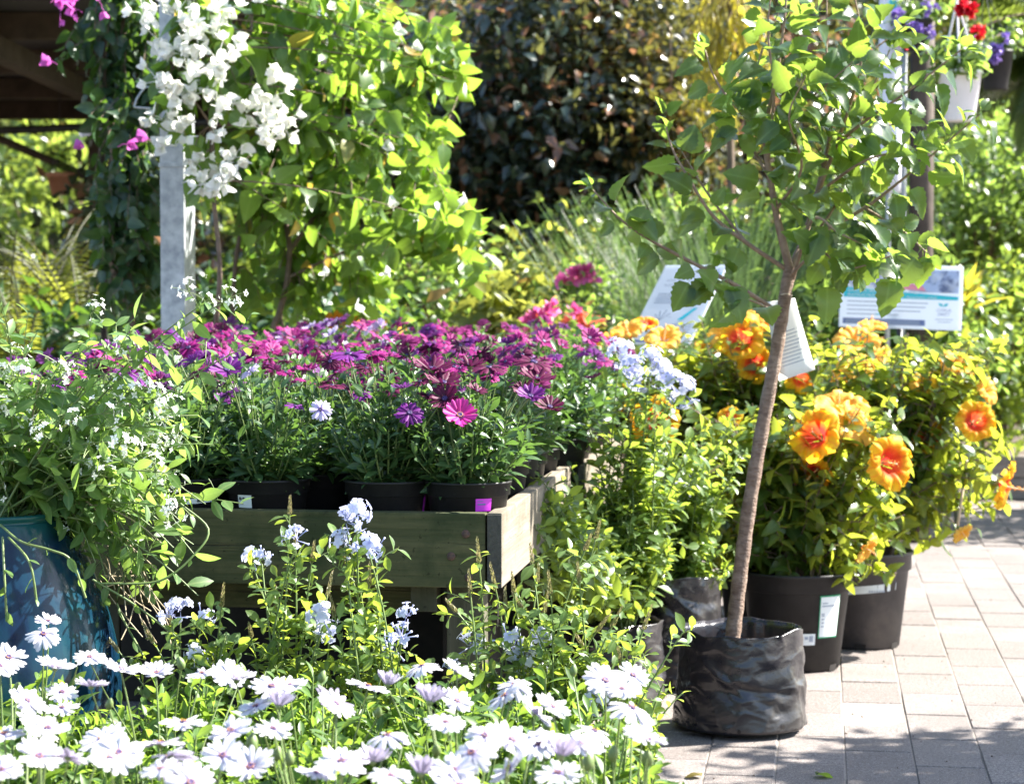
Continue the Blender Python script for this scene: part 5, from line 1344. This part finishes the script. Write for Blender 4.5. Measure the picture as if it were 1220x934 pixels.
basket('dark hanging basket of violet flowers beside the lilac banner', 1090, 62, 9.0, .07, .13, M_POT, (1092, -60), M_DKMETAL, [(RF['viol'], P_([(rng.uniform(1066, 1118), rng.uniform(2, 60)) for _ in range(15)], 8.85), .85)], M_MID, 300, .045, .16)
# palm fronds reaching in at the top right
q = at(1330, 40, 10.6); loc = np.array([q[0], q[1], 0]); t = thing('palm', 'palm with arching fronds at the upper right corner', 'palm', loc); b, w = Buf(), Buf()
hub = np.array([q[0], q[1], q[2] - .1]); tube(w, bez(loc, hub, (0, 0, 0), 8), np.linspace(.09, .07, 8), 10)
for k in range(22):
    a = rng.uniform(0, 6.283) if k > 9 else rng.uniform(2.5, 4.0); L = rng.uniform(.8, 1.25); e_ = hub + np.array([math.cos(a) * L, math.sin(a) * L * .7, rng.uniform(-.5, .5)])
    P = bez(hub, e_, (0, 0, .35), 14); tube(w, P, np.linspace(.012, .003, 14), 5); pos, tg, qq = along(P, .12, .018); s = nrm(np.cross(tg, [0, 0, 1.0]))
    for sg in (1, -1): scatter(b, T_BG, pos, s * sg + tg * .5 + np.array([0, 0, -.35]), np.cross(s, tg), .34 * np.minimum(1, .35 + (1 - qq) * 1.3), 0, None, .11)
b.build('fronds', M_PALM, t, loc); w.build('trunk', M_WOODY, t, loc)
# spiky plant by the stakes
q = at(1142, 330, 9.4); loc = np.array([q[0], q[1], 0]); t = thing('spiky_plant', 'small yellow spiky plant right of the sign, before the hedge', 'plant', loc); b = Buf()
n = 60; dr = nrm(np.stack([rng.normal(0, .5, n), rng.normal(0, .5, n), np.ones(n)], -1)); scatter(b, T_BG3, np.array([loc[0], loc[1], q[2] - .16]) + rng.normal(0, .01, (n, 3)), dr, rng.normal(0, 1, (n, 3)), rng.uniform(.12, .24, n), 0, None, .35); tube(b, [loc, (loc[0], loc[1], q[2] - .15)], .012, 6, 1); b.build('foliage', [M_WEEP, M_STEMD], t, loc)
# timber edging
for k, (z0, l) in enumerate(((0.0, 'lower timber edging sleeper at the right edge of the paving'), (.112, 'upper timber edging sleeper stacked on the lower one'))):
    q = gp(1190, 594); p = q + XL * 1.15; o = box('edging_sleeper', (2.6, .10, .108), (p[0], p[1] + .03 + k * .004, z0 + .054), M_SLEEPER, None, .006, -TH); tag(o, l, 'timber edging', 'stacked timber edging')

# ------------------------------------------------------------------ signs
def sign(name, label, TL, TR, BL, build, th=.006):
    TL, TR, BL = map(np.asarray, (TL, TR, BL))
    W = np.linalg.norm(TR - TL); ux = (TR - TL) / W; vv = (TL - BL); vv = vv - (vv @ ux) * ux; H = np.linalg.norm(vv); uy = vv / H; un = np.cross(ux, uy)
    mid = (TL + TR) / 2 - uy * H
    loc = np.array([mid[0], mid[1], 0]) - np.append(un[:2], 0) * .03
    t = thing(name, label, 'sign', loc)
    Rm = Matrix((ux, uy, un)).transposed()
    org = TL - uy * H
    def place(o):
        o.matrix_basis = Matrix.Translation(Vector(org - loc)) @ Rm.to_4x4(); return o
    bm = bevel_box((W, H, th), (W / 2, H / 2, -th / 2), .0015, 1); me = bpy.data.meshes.new('panel'); bm.to_mesh(me); bm.free(); me.materials.append(M_SIGN)
    pn = place(link('panel', me, t))
    def rect(nm, x0, y0, x1, y1, mt, lift=.001, pts=None):
        b = Buf(); P = pts or [(x0, y0), (x1, y0), (x1, y1), (x0, y1)]
        b.add([(x * W, y * H, lift) for x, y in P], [(0, 1, 2, 3)] if len(P) == 4 else None, [(0, 1, 2)] if len(P) == 3 else None); o = b.build(nm, mt, pn); return o
    def text(nm, s, x, y, size, mt, lift=.003, wid=None, bold=.0):
        cu = bpy.data.curves.new(nm, 'FONT'); cu.body = s; cu.size = size * H; cu.offset = bold; cu.fill_mode = 'FRONT'
        ob = bpy.data.objects.new(nm, cu); COL.objects.link(ob); dg = bpy.context.evaluated_depsgraph_get(); me = bpy.data.meshes.new_from_object(ob.evaluated_get(dg)); bpy.data.objects.remove(ob)
        me.name = nm; me.materials.clear(); me.materials.append(mt)
        n = len(me.vertices); co = np.empty(n * 3, np.float32); me.vertices.foreach_get('co', co); co = co.reshape(-1, 3)
        if wid: co[:, 0] *= wid * W / max(1e-6, co[:, 0].max())
        co += np.array([x * W, y * H, lift], np.float32); me.vertices.foreach_set('co', co.ravel()); me.update()
        return link(nm, me, pn)
    build(rect, text)
    b = Buf(); c0 = mid + uy * H * .3 - un * .02; tube(b, [np.array([c0[0], c0[1], 0]) - loc, c0 - loc], .011, 8, cap=True); b.build('stake', M_DKMETAL, t)
    return t
M_SIGN = petal_mat('sign board', [(0, (.80, .84, .90)), (1, (.80, .84, .90))], tfac=.5, rough=.4); M_PAPER = petal_mat('tag card', [(0, (.86, .86, .84)), (1, (.86, .86, .84))], tfac=.5)
dS = 7.9
def build_r(rect, text):
    rect('stone_picture', .045, .62, .52, .93, M_STONES); rect('crowd_picture', .56, .58, .965, .93, M_BLUEPIC)
    rect('red_emblem', 0, 0, 0, 0, M_SIGNRED, .0016, [(.42, .62), (.70, .60), (.56, .94)])
    text('emblem_text', '1st', .51, .70, .13, M_LABEL, .0024, .10)
    rect('teal_band', 0, 0, 0, 0, M_TEAL, .0022, [(.03, .47), (.965, .47), (.965, .525), (.03, .63)])
    text('heading_text', 'GARDEN IRRIGATION KITS AND', .06, .555, .062, M_LABEL, .0032, .58)
    text('heading_text', 'INSTRUCTIONS AVAILABLE', .06, .487, .062, M_LABEL, .0032, .45)
    text('subheading_text', 'documents online', .54, .485, .045, M_LABEL, .0032, .25)
    for k in range(4):
        rect('text_line', .06, .40 - k * .065, .06 + (.66, .64, .60, .42)[k], .415 - k * .065, M_GREYINK)
    rect('teal_mark', .30, .205, .33, .225, M_TEAL, .0016)
    rect('navy_strip', .03, .055, .70, .145, M_NAVY)
    rect('strip_line', .05, .105, .66, .125, M_GREYINK, .0018); rect('strip_line', .05, .07, .66, .09, M_GREYINK, .0018)
    for s in (-1, 1):
        rect('leaf_emblem', 0, 0, 0, 0, M_TEAL, .0016, [(.845, .36), (.845 + s * .03, .375), (.845 + s * .042, .42), (.845 + s * .01, .41)][::s])
    text('logo_text', 'CITRUS', .79, .285, .06, M_NAVY, .002, .12); text('logo_text', 'DIRECT', .80, .225, .06, M_NAVY, .002, .10)
    rect('text_line', .78, .16, .93, .17, M_GREYINK); rect('text_line', .80, .12, .91, .13, M_GREYINK)
sign('information_sign', 'white sign with a teal band and pictures behind the hibiscus', at(1002, 313, dS), at(1148, 318, dS), at(995, 389, dS), build_r)
def build_l(rect, text):
    rect('teal_wedge', 0, 0, 0, 0, M_TEAL, .001, [(.58, .70), (.97, .82), (.97, .90)]); rect('picture_wedge', 0, 0, 0, 0, M_BLUEPIC, .0016, [(.62, .74), (.97, .86), (.90, .95)])
    text('heading_text', 'HOW TO', .15, .78, .045, M_GREYINK, .002, .25); text('heading_text', 'PLANT A TREE', .15, .72, .04, M_GREYINK, .002, .30)
    for k in range(5): rect('text_line', .12, .62 - k * .028, .90, .632 - k * .028, M_GREYINK)
    rect('diagram_trunk', 0, 0, 0, 0, M_NAVY, .001, [(.30, .14), (.33, .14), (.34, .30), (.32, .30)])
    for (a, b_) in (((.33, .29), (.22, .37)), ((.33, .29), (.28, .41)), ((.33, .29), (.38, .42)), ((.33, .29), (.46, .38)), ((.28, .35), (.18, .33)), ((.40, .35), (.50, .33))):
        rect('diagram_branch', 0, 0, 0, 0, M_GREYINK, .0014, [(a[0], a[1]), (a[0] + .014, a[1]), (b_[0] + .02, b_[1]), (b_[0], b_[1])])
    rect('teal_leaf', 0, 0, 0, 0, M_TEAL, .001, [(.62, .30), (.70, .30), (.86, .45), (.80, .45)])
    for k in range(4): rect('text_line', .56, .24 - k * .03, .90, .25 - k * .03, M_GREYINK)
    rect('navy_strip', .05, .02, .60, .05, M_NAVY); rect('teal_strip', .60, .02, .80, .05, M_TEAL)
p = at(793, 316, 7.7); px_m = 7.7 / F
TRp = p + np.array([.205, -.15, -.0]); BLp = p + RT * (-57 * px_m) - np.array([0, 0, 1]) * (92 * px_m) + np.array([0, -.19, 0])
sign('information_sign', 'tilted white sign with a tree diagram left of the hibiscus', p, TRp, BLp, build_l)
def build_t(rect, text):
    for k in range(9): rect('text_line', .15, .66 - k * .055, .82 - (k % 3) * .06, .672 - k * .055, M_GREYINK)
    rect('heading_mark', .25, .72, .75, .735, M_INK)
TLt, TRt, BRt, BLt = at(912, 360, dT + .06), at(947, 355, dT + .05), at(971, 440, dT + .0), at(928, 454, dT - .0)
b = Buf(); nx, ny = 4, 8; V = []
for jj in range(ny + 1):
    for ii in range(nx + 1):
        l_, r_ = TLt + (BLt - TLt) * jj / ny, TRt + (BRt - TRt) * jj / ny; p = l_ + (r_ - l_) * ii / nx; V.append(p + np.array([0, .006 * math.sin(jj * .5), 0]))
b.add(V, [(jj * 5 + ii, jj * 5 + ii + 5, jj * 5 + ii + 6, jj * 5 + ii + 1) for jj in range(ny) for ii in range(nx)])
tg_ = b.build('care_tag', M_PAPER, tT, locT); so = tg_.modifiers.new('thickness', 'SOLIDIFY'); so.thickness = .0008
b = Buf(); un = nrm(np.cross(TRt - TLt, BLt - TLt)); un = un if un[1] < 0 else -un
for k in range(10):
    f0 = .42 + k * .045
    q0 = TLt + (BLt - TLt) * f0 + (TRt - TLt) * .2; q1 = q0 + (BRt - BLt) * (.62 - .06 * (k % 3)); dn = (BLt - TLt) * .010; o_ = un * .0015 + np.array([0, .006 * math.sin(f0 * 4), 0])
    b.add([q0 + o_, q0 + dn + o_, q1 + dn + o_, q1 + o_], [(0, 1, 2, 3)])
b.build('printed_text', M_GREYINK, tg_, locT)
b = Buf(); tube(b, [at(928, 352, dT), at(936, 350, dT - .03), at(944, 352, dT), at(932, 364, dT + .055)], .0012, 5); b.build('tag_tie', M_CANE, tg_, locT)

# ------------------------------------------------------------------ litter on the paving
for (px, py, l) in ((836, 927, 'dry curled leaf on the paving beside the white daisies'), (972, 926, 'green fallen leaf on the paving at the bottom edge')):
    q = gp(px, py); b = Buf(); scatter(b, T_TREE2, [(0, 0, .006)], [.9 if px > 900 else -.5, .35, .02], [0, .2, 1], .048, 0, [.3 if px < 900 else .5])
    o = b.build('fallen_leaf', M_LEAFDRY if px < 900 else M_TREE); o.location = tuple(q); tag(o, l, 'leaf')
b = Buf()
for k in range(60):
    q = gp(rng.uniform(800, 1220), 600 + 334 * rng.rand() ** .7); s = rng.uniform(.0012, .004); u = nrm(rng.normal(0, 1, 3)) * s
    tube(b, [q + np.array([0, 0, .002]), q + np.array([u[0], u[1], .004 + abs(u[2]) * .3]), q + np.array([u[0] * 2, u[1] * 2, .002])], [s * .25, s * .5, s * .2], 5, 0, rng.rand(), True)
o = b.build('debris', M_SOIL); tag(o, 'scattered crumbs of soil and bark on the paving', 'debris', kind='stuff')

# ------------------------------------------------------------------ light
SUN_AZ, SUN_EL = R(73), R(43)
to_sun = Vector((math.cos(SUN_EL) * math.sin(SUN_AZ), math.cos(SUN_EL) * math.cos(SUN_AZ), math.sin(SUN_EL)))
ld = bpy.data.lights.new('sun', 'SUN'); ld.energy = 5.0; ld.angle = R(.53); ld.color = (1, .955, .88)
lo = bpy.data.objects.new('sun', ld); COL.objects.link(lo); lo.rotation_euler = to_sun.to_track_quat('Z', 'Y').to_euler(); lo.location = (6, 4, 8)
w = bpy.data.worlds.new('World'); scene.world = w; w.use_nodes = True; nt = w.node_tree
bgn = nt.nodes['Background']; sky = nt.nodes.new('ShaderNodeTexSky'); sky.sky_type = 'NISHITA'; sky.sun_disc = False
sky.sun_elevation = SUN_EL; sky.sun_rotation = SUN_AZ; sky.air_density = 1.0; sky.dust_density = 1.0
nt.links.new(sky.outputs[0], bgn.inputs[0]); bgn.inputs[1].default_value = .09

# ------------------------------------------------------------------ camera
cd = bpy.data.cameras.new('camera'); cd.sensor_width = 36; cd.lens = 36 * F / 1220; cd.clip_end = 500; cd.clip_start = .05
co = bpy.data.objects.new('camera', cd); COL.objects.link(co); co.location = (0, 0, CAMZ); co.rotation_euler = (math.pi / 2 - PITCH, 0, 0)
cd.dof.use_dof = True; cd.dof.focus_distance = 4.1; cd.dof.aperture_fstop = cd.lens / 11.0; cd.dof.aperture_blades = 0
scene.camera = co

scene.view_settings.view_transform = 'Standard'; scene.view_settings.look = 'None'; scene.view_settings.exposure = 2.33; scene.view_settings.gamma = 1
scene.render.engine = 'CYCLES'
c = scene.cycles
c.max_bounces = 7; c.diffuse_bounces = 4; c.glossy_bounces = 2; c.transmission_bounces = 5; c.transparent_max_bounces = 4
c.use_denoising = True; c.sample_clamp_indirect = 6; c.caustics_reflective = False; c.caustics_refractive = False
